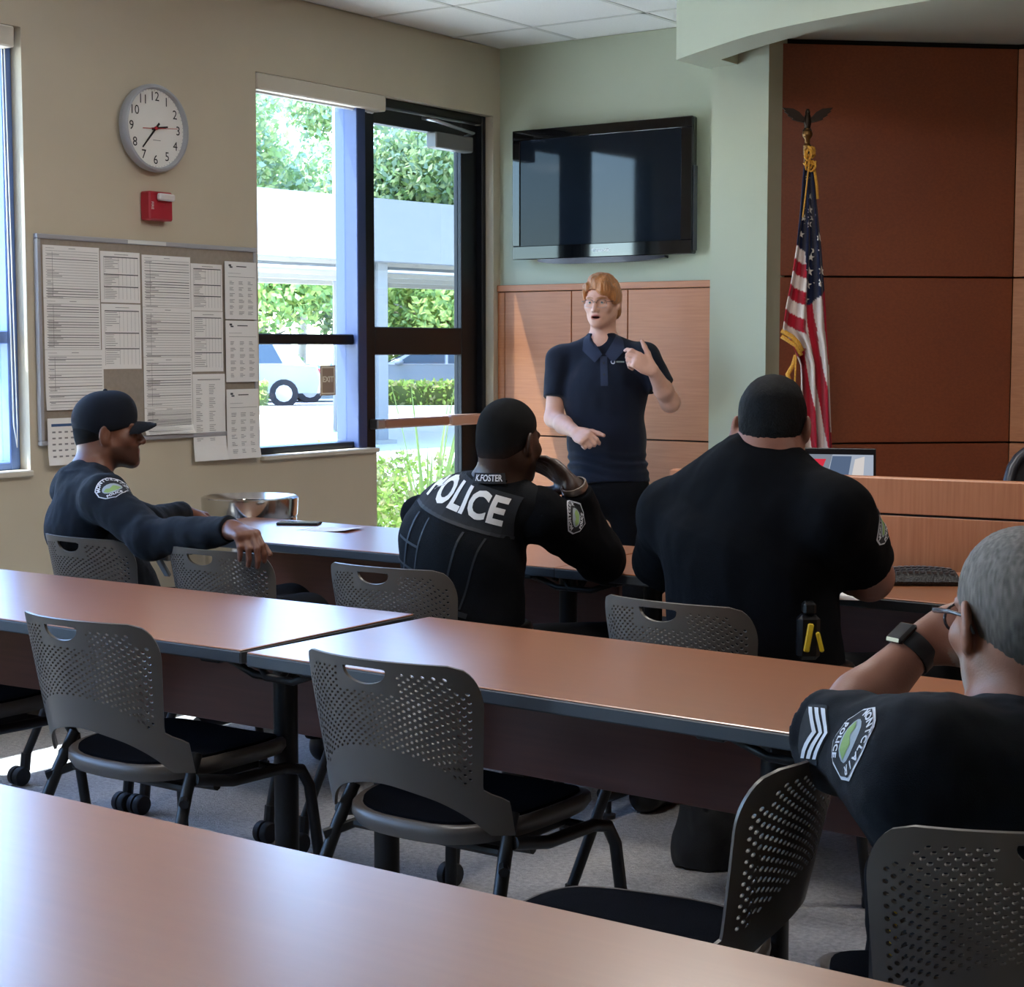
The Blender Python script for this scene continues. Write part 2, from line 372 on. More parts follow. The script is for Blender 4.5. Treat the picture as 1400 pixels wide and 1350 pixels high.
MB().box((XG + 0.026, 6.19, 1.006), (XG + 0.08, 6.25, 1.054), bev=0.006).build('end_bracket', m_alu, d1)
cl = MB(); cl.box((XG + 0.026, 6.63, 2.345), (XG + 0.09, 6.93, 2.42), bev=0.006); cl.build('closer_body', mat('closer_grey', '#7d7c7a', 0.45, metal=0.3), d1)
cl = MB(); cl.tube([(XG + 0.06, 6.90, 2.425), (XG + 0.11, 6.90, 2.435), (XG + 0.12, 6.60, 2.462), (XG + 0.05, 6.57, 2.478)], 0.011, 8, flat=0.6); cl.build('closer_arm', m_alu, d1, smooth=True)
# EXIT plate stuck on the lower pane
ex = thing('exit_sign', 'small brown EXIT plate stuck on the lower window pane', 'sign', (XG + 0.0045, 5.925, 1.238))
MEX = basis((0, 0, 0), (0, 1, 0), (0, 0, 1), (1, 0, 0))
m_exit = mat('exit_brown', '#a58b74', 0.5); m_cream = mat('exit_cream', '#f2e9d2', 0.5)
MB().box((-0.052, -0.068, 0), (0.052, 0.068, 0.003), MEX, bev=0.001).build('plate', m_exit, ex)
r_ = MB()
for lo, hi in (((-.046,-.062),(.046,-.056)), ((-.046,.056),(.046,.062)), ((-.046,-.056),(-.040,.056)), ((.040,-.056),(.046,.056))): r_.box((*lo, .003), (*hi, .0036), MEX)
r_.build('border', m_cream, ex)
text_obj('lettering', 'EXIT', 0.036, m_cream, MEX @ Matrix.Translation((0, 0.004, 0.0036)), ex, bold=0.0008)

# ------------------------------------------------------------------ the other windows of the left wall
for num, (y0, y1, z0, z1) in zip((2, 3, 4), OPEN[2:]):
    w = tag(bpy.data.objects.new('window_%d' % num, None), kind='structure'); COL.objects.link(w)
    f_ = MB(); ym = (y0 + y1) / 2
    for a, c, e, g_ in ((y0, y0 + 0.045, z0 + 0.02, z1), (y1 - 0.045, y1, z0 + 0.02, z1), (y0 + 0.045, y1 - 0.045, z0 + 0.02, z0 + 0.05), (y0 + 0.045, y1 - 0.045, z1 - 0.05, z1), (y0 + 0.045, y1 - 0.045, 1.40, 1.447)):
        frame_bar(f_, a, c, e, g_)
    f_.build('window_frame', mat('skylit_anodised_frame', '#5f79ad', 0.45) if num == 2 else m_bronze, w)  # window 2: blue sky glow painted into the frame colour
    for e, g_ in ((z0 + 0.05, 1.40), (1.447, z1 - 0.05)): MB().box((XG - 0.004, y0 + 0.045, e), (XG + 0.004, y1 - 0.045, g_)).build('pane', m_glass, w)
    MB().box((WX - 0.10, y0 + 0.001, z0 - 0.002), (WX + 0.022, y1 - 0.001, z0 + 0.02), bev=0.004).build('window_sill', m_reveal, w)
    MB().box((WX - 0.085, y0 + 0.004, 2.462), (WX + 0.006, y1 - 0.03, 2.538), bev=0.006).build('blind_cassette', m_reveal, w)
    if num == 2:
        MB().tube([(WX - 0.045, y1 - 0.05, 2.46), (WX - 0.04, y1 - 0.04, 1.1), (WX - 0.03, y1 - 0.035, 1.02), (WX - 0.02, y1 - 0.04, 1.1), (WX - 0.03, y1 - 0.05, 2.46)], 0.0025, 6).build('bead_chain', m_white, w)
# ------------------------------------------------------------------ outside: forecourt, carport, hedges, cars, trees
struct('ground_outside', MB().box((-90, -60, -0.17), (XO, 110, -0.05)), mat('pale_concrete', '#efe7d8', 0.9, var=0.05, vscale=0.8))
ld = Vector((-0.574, 0.815, 0)).normalized()
fw = Vector((-0.655, 0.755, 0)).normalized(); sd = Vector((fw.y, -fw.x, 0))       # looking out of the door: forward, right
def out(r, d, z=0.0): p = fw * d + sd * r; return (p.x, p.y, z - 0.05)
m_stucco = mat('white_carport_paint', '#8b8d90', 0.7); m_stucco2 = mat('carport_underside', '#a5a199', 0.8)
def leaves(name, centers, radii, count, size, mats, parent=None, seed=1, shell=0.55, flat=False):
    r = np.random.default_rng(seed); V = []; F = []; MI = []
    nb = len(centers); per = count // nb
    for c, rad in zip(centers, radii):
        d = r.normal(size=(per, 3)); d /= np.linalg.norm(d, axis=1)[:, None]
        rr = shell + (1 - shell) * r.random(per) ** 0.6
        if flat: p = np.array(c) + (r.random((per, 3)) * 2 - 1) * np.array(rad)
        else: p = np.array(c) + d * rr[:, None] * np.array(rad)
        a = r.normal(size=(per, 3)); a /= np.linalg.norm(a, axis=1)[:, None]
        bv = np.cross(a, r.normal(size=(per, 3))); bv /= np.linalg.norm(bv, axis=1)[:, None]
        s = size * (0.6 + 0.8 * r.random(per))[:, None]
        q = np.stack([p - a*s, p + bv*s*0.5, p + a*s, p - bv*s*0.5], 1); V.append(q.reshape(-1, 3))
        MI.append(r.integers(0, len(mats), per))
    V = np.concatenate(V); n = len(V) // 4
    me = bpy.data.meshes.new(name); me.vertices.add(4*n); me.vertices.foreach_set('co', V.ravel().astype(np.float32))
    me.loops.add(4*n); me.loops.foreach_set('vertex_index', np.arange(4*n, dtype=np.int32)); me.polygons.add(n)
    me.polygons.foreach_set('loop_start', np.arange(0, 4*n, 4, dtype=np.int32)); me.polygons.foreach_set('loop_total', np.full(n, 4, np.int32))
    for k in mats: me.materials.append(k)
    me.polygons.foreach_set('material_index', np.concatenate(MI).astype(np.int32)); me.update(); me.validate()
    return link(name, me, parent)
def leafmat(name, c, trans=0.35):
    m = mat(name, c, 0.6, spec=0.25); n = m.node_tree; b_ = n.nodes['Principled BSDF']
    o_ = n.nodes['Material Output']; t = n.nodes.new('ShaderNodeBsdfTranslucent'); t.inputs[0].default_value = (*[min(1, q * 1.3) for q in lin(c)], 1)
    x = n.nodes.new('ShaderNodeMixShader'); x.inputs[0].default_value = trans
    n.links.new(b_.outputs[0], x.inputs[1]); n.links.new(t.outputs[0], x.inputs[2]); n.links.new(x.outputs[0], o_.inputs[0]); return m
LA = [leafmat('leaf_green', '#8ba36a'), leafmat('leaf_pale', '#b3bd8c'), leafmat('leaf_grey', '#99ad96')]
LB = [leafmat('leaf_yellow', '#c0cb78'), leafmat('leaf_mid', '#a3bb72'), leafmat('leaf_deep', '#8aa66a')]
LC = [leafmat('shrub_light', '#a9bd62'), leafmat('shrub_mid', '#86a04a'), leafmat('shrub_dry', '#9c9a6a')]
m_bark = mat('pale_bark', '#a59c8c', 0.9, var=0.2, vscale=6)
def tree(label, r, d, h, spread, seed, mats, n=9000, low=0.25, trunk=True, size=0.2):
    t = thing('tree', label, 'tree', out(r, d), 0, 'trees beyond the car park'); rg = random.Random(seed)
    cs = []; rs = []
    for k in range(16):
        a = rg.uniform(0, 2*PI); q = rg.uniform(0.0, 0.8) * spread; z = h * rg.uniform(low + 0.12, 0.9)
        cs.append((q*math.cos(a), q*math.sin(a), z)); e = spread * rg.uniform(0.35, 0.55) * (1.15 - 0.5 * abs(z/h - 0.5)); rs.append((e, e, e * 0.8))
    o = leaves('foliage', cs, rs, n, size, mats, t, seed, shell=0.35); o['kind'] = 'stuff'
    tb = MB(); tb.tube([(0, 0, 0), (0.1, 0.05, h*0.2), (0.0, 0.1, h*0.45), (0.1, 0, h*0.7)], [0.2, 0.16, 0.12, 0.05], 8)
    for k in range(6):
        a = k * 1.05 + rg.random(); z = h * rg.uniform(0.15, 0.4)
        tb.tube([(0.05, 0.05, z), (math.cos(a)*spread*0.3, math.sin(a)*spread*0.3, z + h*0.14), (math.cos(a)*spread*0.6, math.sin(a)*spread*0.6, z + h*0.22)], [0.09, 0.06, 0.025], 6)
    tb.build('trunk', m_bark, t, smooth=True); return t
tree('tall leafy tree filling the left window pane above the carport', -4.0, 57, 10.8, 4.3, 3, LA, 30000, size=0.15)
tree('tall grey-green tree seen through the upper door pane', 2.7, 58, 8.5, 3.9, 5, LA, 28000, size=0.15)
tree('broad tree standing between the other two behind the carport', -1.4, 68, 12.2, 4.8, 8, LA, 28000, size=0.17)
tree('low yellow-green tree below the carport roof, left pane', -3.4, 50.5, 5.1, 3.5, 11, LB, 20000, low=0.0, size=0.13)
tree('low yellow-green tree with bare pale trunk, seen through the door', 3.5, 50.5, 5.0, 3.3, 14, LB, 16000, low=0.22, size=0.13)
# carport
cp = thing('carport', 'white flat-roofed carport with deep fascia and square posts', 'carport', out(0, 25), math.atan2(0.955, 0.1) - PI/2)
MB().box((-0.25, -22, 2.72), (0.05, 16, 3.63)).build('fascia', m_stucco, cp)
MB().box((-6.0, -22, 2.95), (-0.25, 16, 3.1)).build('roof', m_stucco2, cp)
bm2 = MB()
for x in (-1.2, -2.6, -4.2): bm2.box((x - 0.08, -22, 2.55), (x + 0.08, 16, 2.95))
bm2.build('beam', m_stucco2, cp)
MB().tube([(-0.4, -22, 2.62), (-0.4, 16, 2.62)], 0.05, 8).build('conduit', m_alu, cp)
for y in (-18.5, -11.5, -4.6, 1.25, 8.2, 14):
    p = MB().box((-0.55, y - 0.12, 0), (-0.31, y + 0.12, 2.95), bev=0.02).build('post', m_stucco, cp)
    MB().box((-0.63, y - 0.2, 0), (-0.23, y + 0.2, 0.06)).build('base_plate', m_stucco2, p)
# lamp post behind the left pane
lp = thing('street_lamp', 'white lamp post behind the left window pane', 'lamp', out(0.02, 30))
MB().tube([(0, 0, 0), (0, 0, 5.9)], [0.09, 0.06], 10).build('pole', m_stucco, lp, smooth=True)
MB().tube([(0, 0, 5.8), (-0.4, -0.3, 5.95), (-0.8, -0.6, 5.9)], [0.04, 0.05, 0.03], 8, flat=0.6).build('lamp_head', m_alu, lp, smooth=True)
# kerb and clipped hedges in front of the cars
yawo = math.atan2(sd.y, sd.x)
kb = MB().box((-30, -0.15, -0.05), (30, 0.15, 0.13), Matrix.Translation(out(0, 38.2, 0.05)) @ Matrix.Rotation(yawo, 4, 'Z')); struct('kerb_outside', kb, mat('kerb_concrete', '#b7b1a6', 0.9))
struct('drive_outside', MB().box((-30, 0.15, -0.02), (30, 30, 0.02), Matrix.Translation(out(0, 38.2, 0.05)) @ Matrix.Rotation(yawo, 4, 'Z')), mat('asphalt', '#77757a', 0.9, var=0.1, vscale=1))
for k, (r0, r1, lab) in enumerate(((-6.5, -1.55, 'clipped low hedge at the kerb, seen in the lower left pane'), (0.6, 4.6, 'clipped low hedge at the kerb, seen through the door'))):
    h = thing('hedge', lab, 'hedge', out((r0 + r1)/2, 38.9), yawo)
    hw = (r1 - r0)/2
    o = leaves('foliage', [(0, 0, 0.36)], [(hw, 0.38, 0.36)], 4200, 0.07, LC, h, 40 + k, flat=True); o['kind'] = 'stuff'
    MB().box((-hw, -0.3, 0.0), (hw, 0.3, 0.6)).build('stem', mat('hedge_core', '#4a5a2c', 0.9), h)
# cars
m_tyre = mat('tyre', '#1a1a1c', 0.8); m_carglass = mat('car_glass', '#33404a', 0.1); m_tail = mat('tail_light', '#b3262c', 0.3)
def car(label, r, d, rz, paint, suv=False):
    c = thing('car', label, 'car', out(r, d, 0.07), yawo + rz, 'parked cars')
    Hh = 1.62 if suv else 1.46; mp = paint
    prof = [(-2.25, 0.32), (-2.32, 0.62), (-2.2, 0.93), (-1.3, 1.0), (1.15, 1.0), (2.05, 0.88), (2.28, 0.62), (2.22, 0.32)]
    rows = []
    for y, s, zz in ((-0.88, 0.97, 0.0), (-0.9, 1, 0.0), (-0.6, 1.01, 0.03), (0.6, 1.01, 0.03), (0.9, 1, 0.0), (0.88, 0.97, 0.0)): rows.append([(x*s, y, z + (zz if z > .9 else 0)) for x, z in prof])
    bdy = MB(); bdy.grid(rows, close=True); bdy.add(rows[0], [tuple(range(8))]); bdy.add(rows[-1], [tuple(range(8))])
    bdy.build('body', mp, c, smooth=40)
    cab = [(-1.95 if suv else -1.75, 0.97), (-1.5 if suv else -1.05, Hh - 0.06), (-0.9, Hh), (0.2, Hh - 0.02), (1.15, 0.99)]
    rows = [[(x*k, y, z) for x, z in cab] for y, k in ((-0.8, 1.0), (-0.62, 0.94), (0.62, 0.94), (0.8, 1.0))]
    for q in (1, 2):
        rows[q] = [(x, y * (0.86 if z > 1.2 else 1.25), z) for x, y, z in rows[q]]
    cb = MB(); cb.grid([[(x, (y if z < 1.2 else y*0.8), z) for x, y, z in rows[0]], [(x, (y if z < 1.2 else y*0.8), z) for x, y, z in rows[3]]], close=True)
    cb.add([(x, (-0.8 if z < 1.2 else -0.64), z) for x, z in cab], [tuple(range(5))]); cb.add([(x, (0.8 if z < 1.2 else 0.64), z) for x, z in cab], [tuple(range(5))])
    cb.build('roof', mp, c, smooth=30)
    for sgn in (-1, 1):
        for x0, x1 in ((-1.4, -0.35), (-0.27, 0.85)):
            def yy_(z): return sgn * (0.806 - 0.16 * (z - 1.0) / (Hh - 1.0) + 0.004)
            xa = x0 + (0.25 if x0 < -1 else 0.0); xb = x1 - (0.5 if x1 > 0 else 0.0)
            zt_ = Hh - 0.12
            MB().add([(x0, yy_(1.03), 1.03), (x1, yy_(1.03), 1.03), (xb, yy_(zt_), zt_), (xa, yy_(zt_), zt_), (x0, yy_(1.03) - sgn*.02, 1.03), (x1, yy_(1.03) - sgn*.02, 1.03), (xb, yy_(zt_) - sgn*.02, zt_), (xa, yy_(zt_) - sgn*.02, zt_)],
                     [(0,1,2,3), (4,7,6,5), (0,4,5,1), (1,5,6,2), (2,6,7,3), (3,7,4,0)]).build('side_window', m_carglass, c)
        MB().lathe([(0.03, -0.1), (0.1, -0.08), (0.11, 0.0), (0.03, 0.06)], 8, Matrix.Translation((0.8, sgn*0.95, 1.08))).build('mirror', mp, c, smooth=True)
        for x in (-1.42, 1.42):
            Mw = Matrix.Translation((x, sgn*0.8, 0.32)) @ Matrix.Rotation(PI/2, 4, 'X')
            wh = MB().lathe([(0.2, -0.1), (0.33, -0.1), (0.345, -0.06), (0.345, 0.06), (0.33, 0.1), (0.2, 0.1)], 18, Mw).build('wheel', m_tyre, c, smooth=40)
            MB().lathe([(0.05, -0.112), (0.2, -0.105), (0.2, 0.105), (0.05, 0.112)], 12, Mw).build('hub_cap', m_alu, wh)
        MB().box((-2.3, sgn*0.62 - 0.16, 0.72), (-2.18, sgn*0.62 + 0.16, 0.9), bev=0.02).build('tail_light', m_tail, c)
        MB().box((2.05, sgn*0.6 - 0.18, 0.66), (2.25, sgn*0.6 + 0.18, 0.8), bev=0.02).build('headlight', m_white, c)
    MB().add([(1.13, -0.7, 1.01), (1.13, 0.7, 1.01), (0.33, 0.56, Hh - 0.08), (0.33, -0.56, Hh - 0.08), (1.16, -0.7, 1.03), (1.16, 0.7, 1.03), (0.36, 0.56, Hh - 0.06), (0.36, -0.56, Hh - 0.06)],
             [(0,3,2,1), (4,5,6,7), (0,1,5,4), (1,2,6,5), (2,3,7,6), (3,0,4,7)]).build('windscreen', m_carglass, c)
    return c
car('white car parked behind the hedge, lower left pane', -2.7, 41.6, 0.05 + PI, mat('car_white', '#9a9da2', 0.25, coat=0.5), True)
car('pale blue car parked behind the white car', -2.2, 45.0, 0.12, mat('car_blue', '#6fa8d0', 0.25, coat=0.5))
car('grey car with red tail light seen through the door', 2.3, 41.4, PI - 0.05, mat('car_grey', '#8b9098', 0.3, coat=0.5))
tp = thing('marker_post', 'low post with a bright blue cover beside the lamp post', 'post', out(-0.03, 36.5, 0.7))
r_ = []
for k, (rad, z) in enumerate(((0.10, 0.0), (0.16, 0.12), (0.15, 0.28), (0.10, 0.42), (0.02, 0.48))):
    r_.append([(rad*(1 + 0.18*math.sin(3*a + k))*math.cos(a), rad*(1 + 0.18*math.cos(2*a + k))*math.sin(a), z) for a in [2*PI*i/14 for i in range(14)]])
MB().grid(r_, close=True).build('cover', mat('cover_blue', '#1e7fd0', 0.5), tp, smooth=True)
MB().tube([(0, 0, -0.7), (0, 0, 0.1)], 0.04, 8).build('post', m_alu, tp, smooth=True)
# planting just outside the door
bs = thing('bush', 'bright green rounded bush just outside the glass door', 'bush', (-6.95, 7.9, -0.05))
o = leaves('foliage', [(0, 0, 0.42), (0.4, -0.35, 0.36), (-0.35, 0.3, 0.4), (0.3, 0.45, 0.36)], [(0.55, 0.55, 0.45)]*4, 9000, 0.026, LC, bs, 77, shell=0.5); o['kind'] = 'stuff'
MB().tube([(0, 0, 0), (0.05, 0.02, 0.35)], [0.03, 0.015], 6).build('stem', m_bark, bs)
sp = thing('spiky_plant', 'spiky sword-leaved plant with long arching blades outside the door', 'plant', (-6.35, 8.15, -0.05))
m_blade = leafmat('blade_green', '#93a865', 0.25); rg = random.Random(5)
for k in range(22):
    a = rg.uniform(0, 2*PI); L = rg.uniform(0.8, 1.35); le = rg.uniform(0.12, 0.6); wd = 0.018
    pts = []
    for t in (0, .25, .5, .75, 1): pts.append((Vector((math.cos(a), math.sin(a), 0)) * L * le * t**1.3 + Vector((0, 0, L * (1 - le*0.35*t) * t)), wd * (1 - t**2) + 0.001))
    s_ = Vector((-math.sin(a), math.cos(a), 0)); nn = Vector((math.cos(a), math.sin(a), 0)) * 0.004
    MB().grid([[tuple(p - s_*w), tuple(p + nn), tuple(p + s_*w)] for p, w in pts]).build('leaf_blade', m_blade, sp)
# ------------------------------------------------------------------ seminar tables: laminate top, dark edge band, modesty panel, two T legs
def table(label, cx, cy, rz, L, legs, D=0.61, H=0.74, group='seminar tables in rows', handle=None):
    t = thing('seminar_table', label, 'table', (cx, cy, 0), rz, group)
    l, d = L / 2, D / 2
    MB().box((-l, -d + 0.002, H - 0.004), (l, d - 0.002, H), bev=0.0015).build('table_top', m_top, t)
    MB().box((-l - 0.001, -d, H - 0.031), (l + 0.001, d, H - 0.003), bev=0.003).build('edge_band', m_edge, t)
    MB().box((-l + 0.08, d - 0.115, 0.43), (l - 0.08, d - 0.095, H - 0.033), bev=0.002).build('modesty_panel', m_modesty, t)
    for x in legs:
        g = MB()
        g.tube([(x, 0, 0.075), (x, 0, H - 0.045)], 0.0285, 20)
        g.build('leg', m_black, t, smooth=35)
        g = MB(); g.tube([(x, -0.27, 0.075), (x, -0.235, 0.078), (x, 0.235, 0.078), (x, 0.27, 0.075)], [0.022, 0.029, 0.029, 0.022], 14)
        ft = g.build('foot', m_black, t, smooth=35)
        g = MB()
        for y in (-0.24, 0.24): g.lathe([(0.021, 0.0), (0.022, 0.012), (0.009, 0.016), (0.009, 0.055)], 12, Matrix.Translation((x, y, 0)))
        g.build('levelling_glide', m_rubber, ft, smooth=35)
        g = MB(); g.box((x - 0.03, -0.25, H - 0.05), (x + 0.03, 0.25, H - 0.032), bev=0.004)
        g.tube([(x, 0.0, H - 0.11), (x, 0.17, H - 0.05)], 0.012, 8)
        g.build('top_bracket', m_black, t)
        s_ = -1 if x > 0 else 1
        g = MB(); g.tube([(x - s_*0.02, -0.2, H - 0.05), (x - s_*0.09, -0.2, H - 0.075), (x - s_*0.17, -0.2, H - 0.075), (x - s_*0.19, -0.2, H - 0.045)], 0.009, 8)
        g.build('flip_latch', m_black, t, smooth=True)
    return t
TB = {}
TB['front'] = table('front wood-topped table nearest the viewer, cropped by the picture edge', -1.42, 1.305, 0, 2.1, (-0.8, 0.8))
TB['m1'] = table('middle-row table on the window side, meeting its neighbour at a dark joint', -3.484, 2.925, math.radians(0.9), 1.83, (-0.57, 0.77))
TB['m2'] = table('middle-row table right of the joint, an empty chair at its near edge', -1.765, 2.905, math.radians(-1.6), 1.52, (-0.635, 0.335))
TB['m3'] = table('middle-row table at the far right, mostly hidden by the sergeant', -0.21, 2.86, math.radians(-1.6), 1.52, (-0.6, 0.6))
TB['b1'] = table('far-row table beside the steel bin with a phone lying on it', -3.69, 4.484, 0, 1.80, (-0.62, 0.75))
TB['b2'] = table('far-row table beside the wooden dais, officers leaning their elbows on it', -1.88, 4.46, math.radians(-1.4), 1.80, (-0.75, 0.6))

# ------------------------------------------------------------------ stacking chairs with perforated plastic backs
m_shell = mat('taupe_plastic', '#5a524a', 0.36, spec=0.45, bump=0.04, bscale=400)
m_seatpan = mat('taupe_pan', '#544d47', 0.4)
m_pad = mat('black_seat_fabric', '#090b11', 0.95, spec=0.06, bump=0.5, bscale=500)
def back_mesh():
    NC, NR = 44, 40; R0 = 0.30; ZT = 0.81
    def pos(i, j):
        t = i / NC * 2 - 1; v = j / NR
        cc = max(0.0, 1 - (abs(t) / 0.80) ** 2) if abs(t) < 0.80 else 0
        zb = 0.478 + 0.088 * (cc ** 0.75)                       # arch in the lower edge
        z = zb + (ZT - zb) * v
        s = 0.202 + 0.036 * max(0, (z - 0.55)) / 0.25
        if z < 0.575:
            q = min(1, (0.572 - z) / 0.03); q = q*q*(3-2*q); s += 0.050 * q
        r = 0.085
        if z > ZT - r: s -= (r - math.sqrt(max(0, r*r - (z - ZT + r)**2))) * 0.8
        zz = z + 0.004 * (1 - t*t) - 0.004
        th = s * t / R0
        y0 = -0.165 - 0.085 * ((zz - 0.44) / 0.36) ** 0.9 if zz > 0.44 else -0.165
        x = R0 * math.sin(th); y = y0 + R0 * (1 - math.cos(th))
        return Vector((x, y, zz))
    V = {}; mb = MB(); idx = {}
    def vid(i, j):
        if (i, j) not in idx: idx[(i, j)] = len(mb.v); mb.v.append(tuple(pos(i, j)))
        return idx[(i, j)]
    hi0, hi1, hj0, hj1 = 16, 28, 31, 38                         # the hand hole
    for j in range(NR):
        for i in range(NC):
            if hi0 <= i < hi1 and hj0 <= j < hj1: continue
            c = [vid(i, j), vid(i+1, j), vid(i+1, j+1), vid(i, j+1)]
            near = hi0 - 1 <= i < hi1 + 1 and hj0 - 1 <= j < hj1 + 1
            edge = 2 <= i < NC - 2 and 11 <= j < 37 and not (i < 5 and j > 33) and not (i >= NC - 5 and j > 33)
            low = j == 11 and (i % 4) or (j == 12 and i % 8 == 1)
            if (i + j) % 2 == 0 and edge and not near and not low:
                ring = []
                for k in range(8):
                    an = -3*PI/4 - PI/8 + k * PI/4
                    ring.append(len(mb.v)); mb.v.append(tuple(pos(i + 0.5 + 0.40*math.cos(an), j + 0.5 + 0.40*math.sin(an))))
                for k in range(4):
                    a, b_ = ring[2*k], ring[2*k+1]
                    mb.f.append((c[k], b_, a)); n_ = c[(k+1) % 4]
                    mb.f.append((c[k], n_, ring[(2*k+2) % 8], b_))
            else: mb.f.append(tuple(c))
    per = [(i, hj0) for i in range(hi0, hi1)] + [(hi1, j) for j in range(hj0, hj1)] + [(i, hj1) for i in range(hi1, hi0, -1)] + [(hi0, j) for j in range(hj1, hj0, -1)]
    cx, cy = (hi0 + hi1)/2, hj1 - 0.55; inner = []
    for i, j in per:
        an = math.atan2(j - (hj0 + hj1)/2, (i - cx) * 0.6)
        px = cx + 5.3 * math.cos(an); py = cy + (5.2 * math.sin(an) if math.sin(an) < 0 else 0.15 * math.sin(an)) - (0.0)
        inner.append(len(mb.v)); mb.v.append(tuple(pos(px, py)))
    n = len(per)
    for k in range(n):
        mb.f.append((vid(*per[k]), vid(*per[(k+1) % n]), inner[(k+1) % n], inner[k]))
    mb.mi = [0] * len(mb.f)
    o = mb.build('backrest', m_shell)
    md = o.modifiers.new('thick', 'SOLIDIFY'); md.thickness = 0.006; md.offset = 0
    dg = bpy.context.evaluated_depsgraph_get(); me = bpy.data.meshes.new_from_object(o.evaluated_get(dg)); bpy.data.objects.remove(o)
    set_smooth(me, 45); me.name = 'backrest'; return me
BACK = back_mesh()
def seat_rows(zs, grow):
    rows = []
    for z, g_ in zip(zs, grow):
        r = []
        for k in range(40):
            a = 2*PI*k/40; ca, sa = math.cos(a), math.sin(a); e = 0.62
            x = math.copysign(abs(ca)**e, ca) * (0.212 + g_); y = math.copysign(abs(sa)**e, sa) * (0.222 + g_)
            x *= 1.0 - 0.10 * (0.5 - y / 0.5)                   # narrower at the rear
            dz = -0.02 * max(0, (y - 0.12) / 0.12)**2 - 0.006 * (x/0.2)**2 * 0 + 0.012 * (x / 0.22)**2
            r.append((x, y + 0.085, z + dz + 0.022))
        rows.append(r)
    return rows
def make_chair():
    t = thing('stacking_chair', 'x', 'chair', (0, 0, 0), 0, 'perforated stacking chairs')
    link('backrest', BACK, t)
    mb = MB(); rows = seat_rows([0.428, 0.420, 0.436, 0.452, 0.458, 0.456], [-0.03, -0.006, 0.004, 0.003, -0.004, -0.014]); mb.grid(rows, close=True)
    mb.add(rows[0], [tuple(range(39, -1, -1))]); mb.add(rows[-1], [tuple(range(40))]); mb.build('seat', m_seatpan, t, smooth=50)
    mb = MB(); rows = seat_rows([0.452, 0.462, 0.466, 0.464], [-0.016, -0.018, -0.05, -0.15]); mb.grid(rows, close=True)
    mb.add(rows[-1], [tuple(range(40))]); mb.build('seat_pad', m_pad, t, smooth=50)
    for s in (-1, 1):
        g = MB(); g.tube([(s*0.196, -0.045, 0.505), (s*0.206, -0.085, 0.43), (s*0.252, -0.235, 0.09)], 0.0135, 10, flat=1.0)
        lg = g.build('rear_leg', m_black, t, smooth=40)
        g = MB(); Mw = Matrix.Translation((s*0.256, -0.26, 0.03)) @ Matrix.Rotation(PI/2, 4, 'Y')
        g.lathe([(0.012, -0.024), (0.027, -0.024), (0.030, -0.02), (0.030, -0.004), (0.018, -0.003), (0.018, 0.003), (0.030, 0.004), (0.030, 0.02), (0.027, 0.024), (0.012, 0.024)], 18, Mw)
        g.tube([(s*0.252, -0.233, 0.10), (s*0.252, -0.24, 0.045)], 0.016, 8)
        g.build('caster', m_rubber, lg, smooth=40)
        g = MB(); g.tube([(s*0.214, -0.07, 0.455), (s*0.212, 0.05, 0.428), (s*0.208, 0.22, 0.422), (s*0.208, 0.275, 0.408), (s*0.212, 0.30, 0.365), (s*0.240, 0.335, 0.012)], 0.0135, 10)
        fl_ = g.build('front_leg', m_black, t, smooth=40)
        MB().lathe([(0.016, 0.0), (0.017, 0.02), (0.0145, 0.04)], 10, Matrix.Translation((s*0.240, 0.335, 0))).build('glide', m_rubber, fl_)
    g = MB(); g.tube([(-0.212, 0.0, 0.428), (0, 0.0, 0.420), (0.212, 0.0, 0.428)], 0.012, 8); g.tube([(-0.208, 0.2, 0.422), (0.208, 0.2, 0.422)], 0.012, 8)
    g.tube([(-0.222, -0.11, 0.41), (-0.18, -0.06, 0.43), (0.18, -0.06, 0.43), (0.222, -0.11, 0.41)], 0.011, 8)
    for s in (-1, 1): g.box((s*0.14 - 0.03, 0.02, 0.424), (s*0.14 + 0.03, 0.18, 0.447), bev=0.004)
    g.build('seat_frame', m_black, t, smooth=40)
    return t
ch0 = make_chair(); used = [0]
def chair(x, y, rz, label):
    if not used[0]: used[0] = 1; ch0.location = (x, y, 0); ch0.rotation_euler = (0, 0, rz); ch0['label'] = label; return ch0
    return dup(ch0, (x, y, 0), rz, label)
rd = math.radians
chair(-2.87, 2.655, 0, 'empty taupe perforated chair at the middle row, left of the table joint')
chair(-2.035, 2.66, 0, 'empty taupe perforated chair at the middle row, right of the table joint')
chair(-3.71, 2.68, rd(2), 'taupe chair at the left picture edge, only its dark seat in view')
chair(-4.10, 3.735, rd(-3), 'chair under the officer in the cap')
chair(-3.545, 3.73, rd(0), 'empty chair with the capped officer\'s hand over its back')
chair(-2.895, 3.71, rd(2), 'chair under the officer in the POLICE vest')
chair(-1.94, 3.60, rd(-4), 'chair under the broad officer at the dais end of the far row')
chair(-1.27, 2.22, rd(103), 'empty chair turned sideways beside the sergeant, its back under his sleeve')
chair(-0.764, 2.207, rd(36), 'chair under the sergeant in glasses, cropped at the lower right')
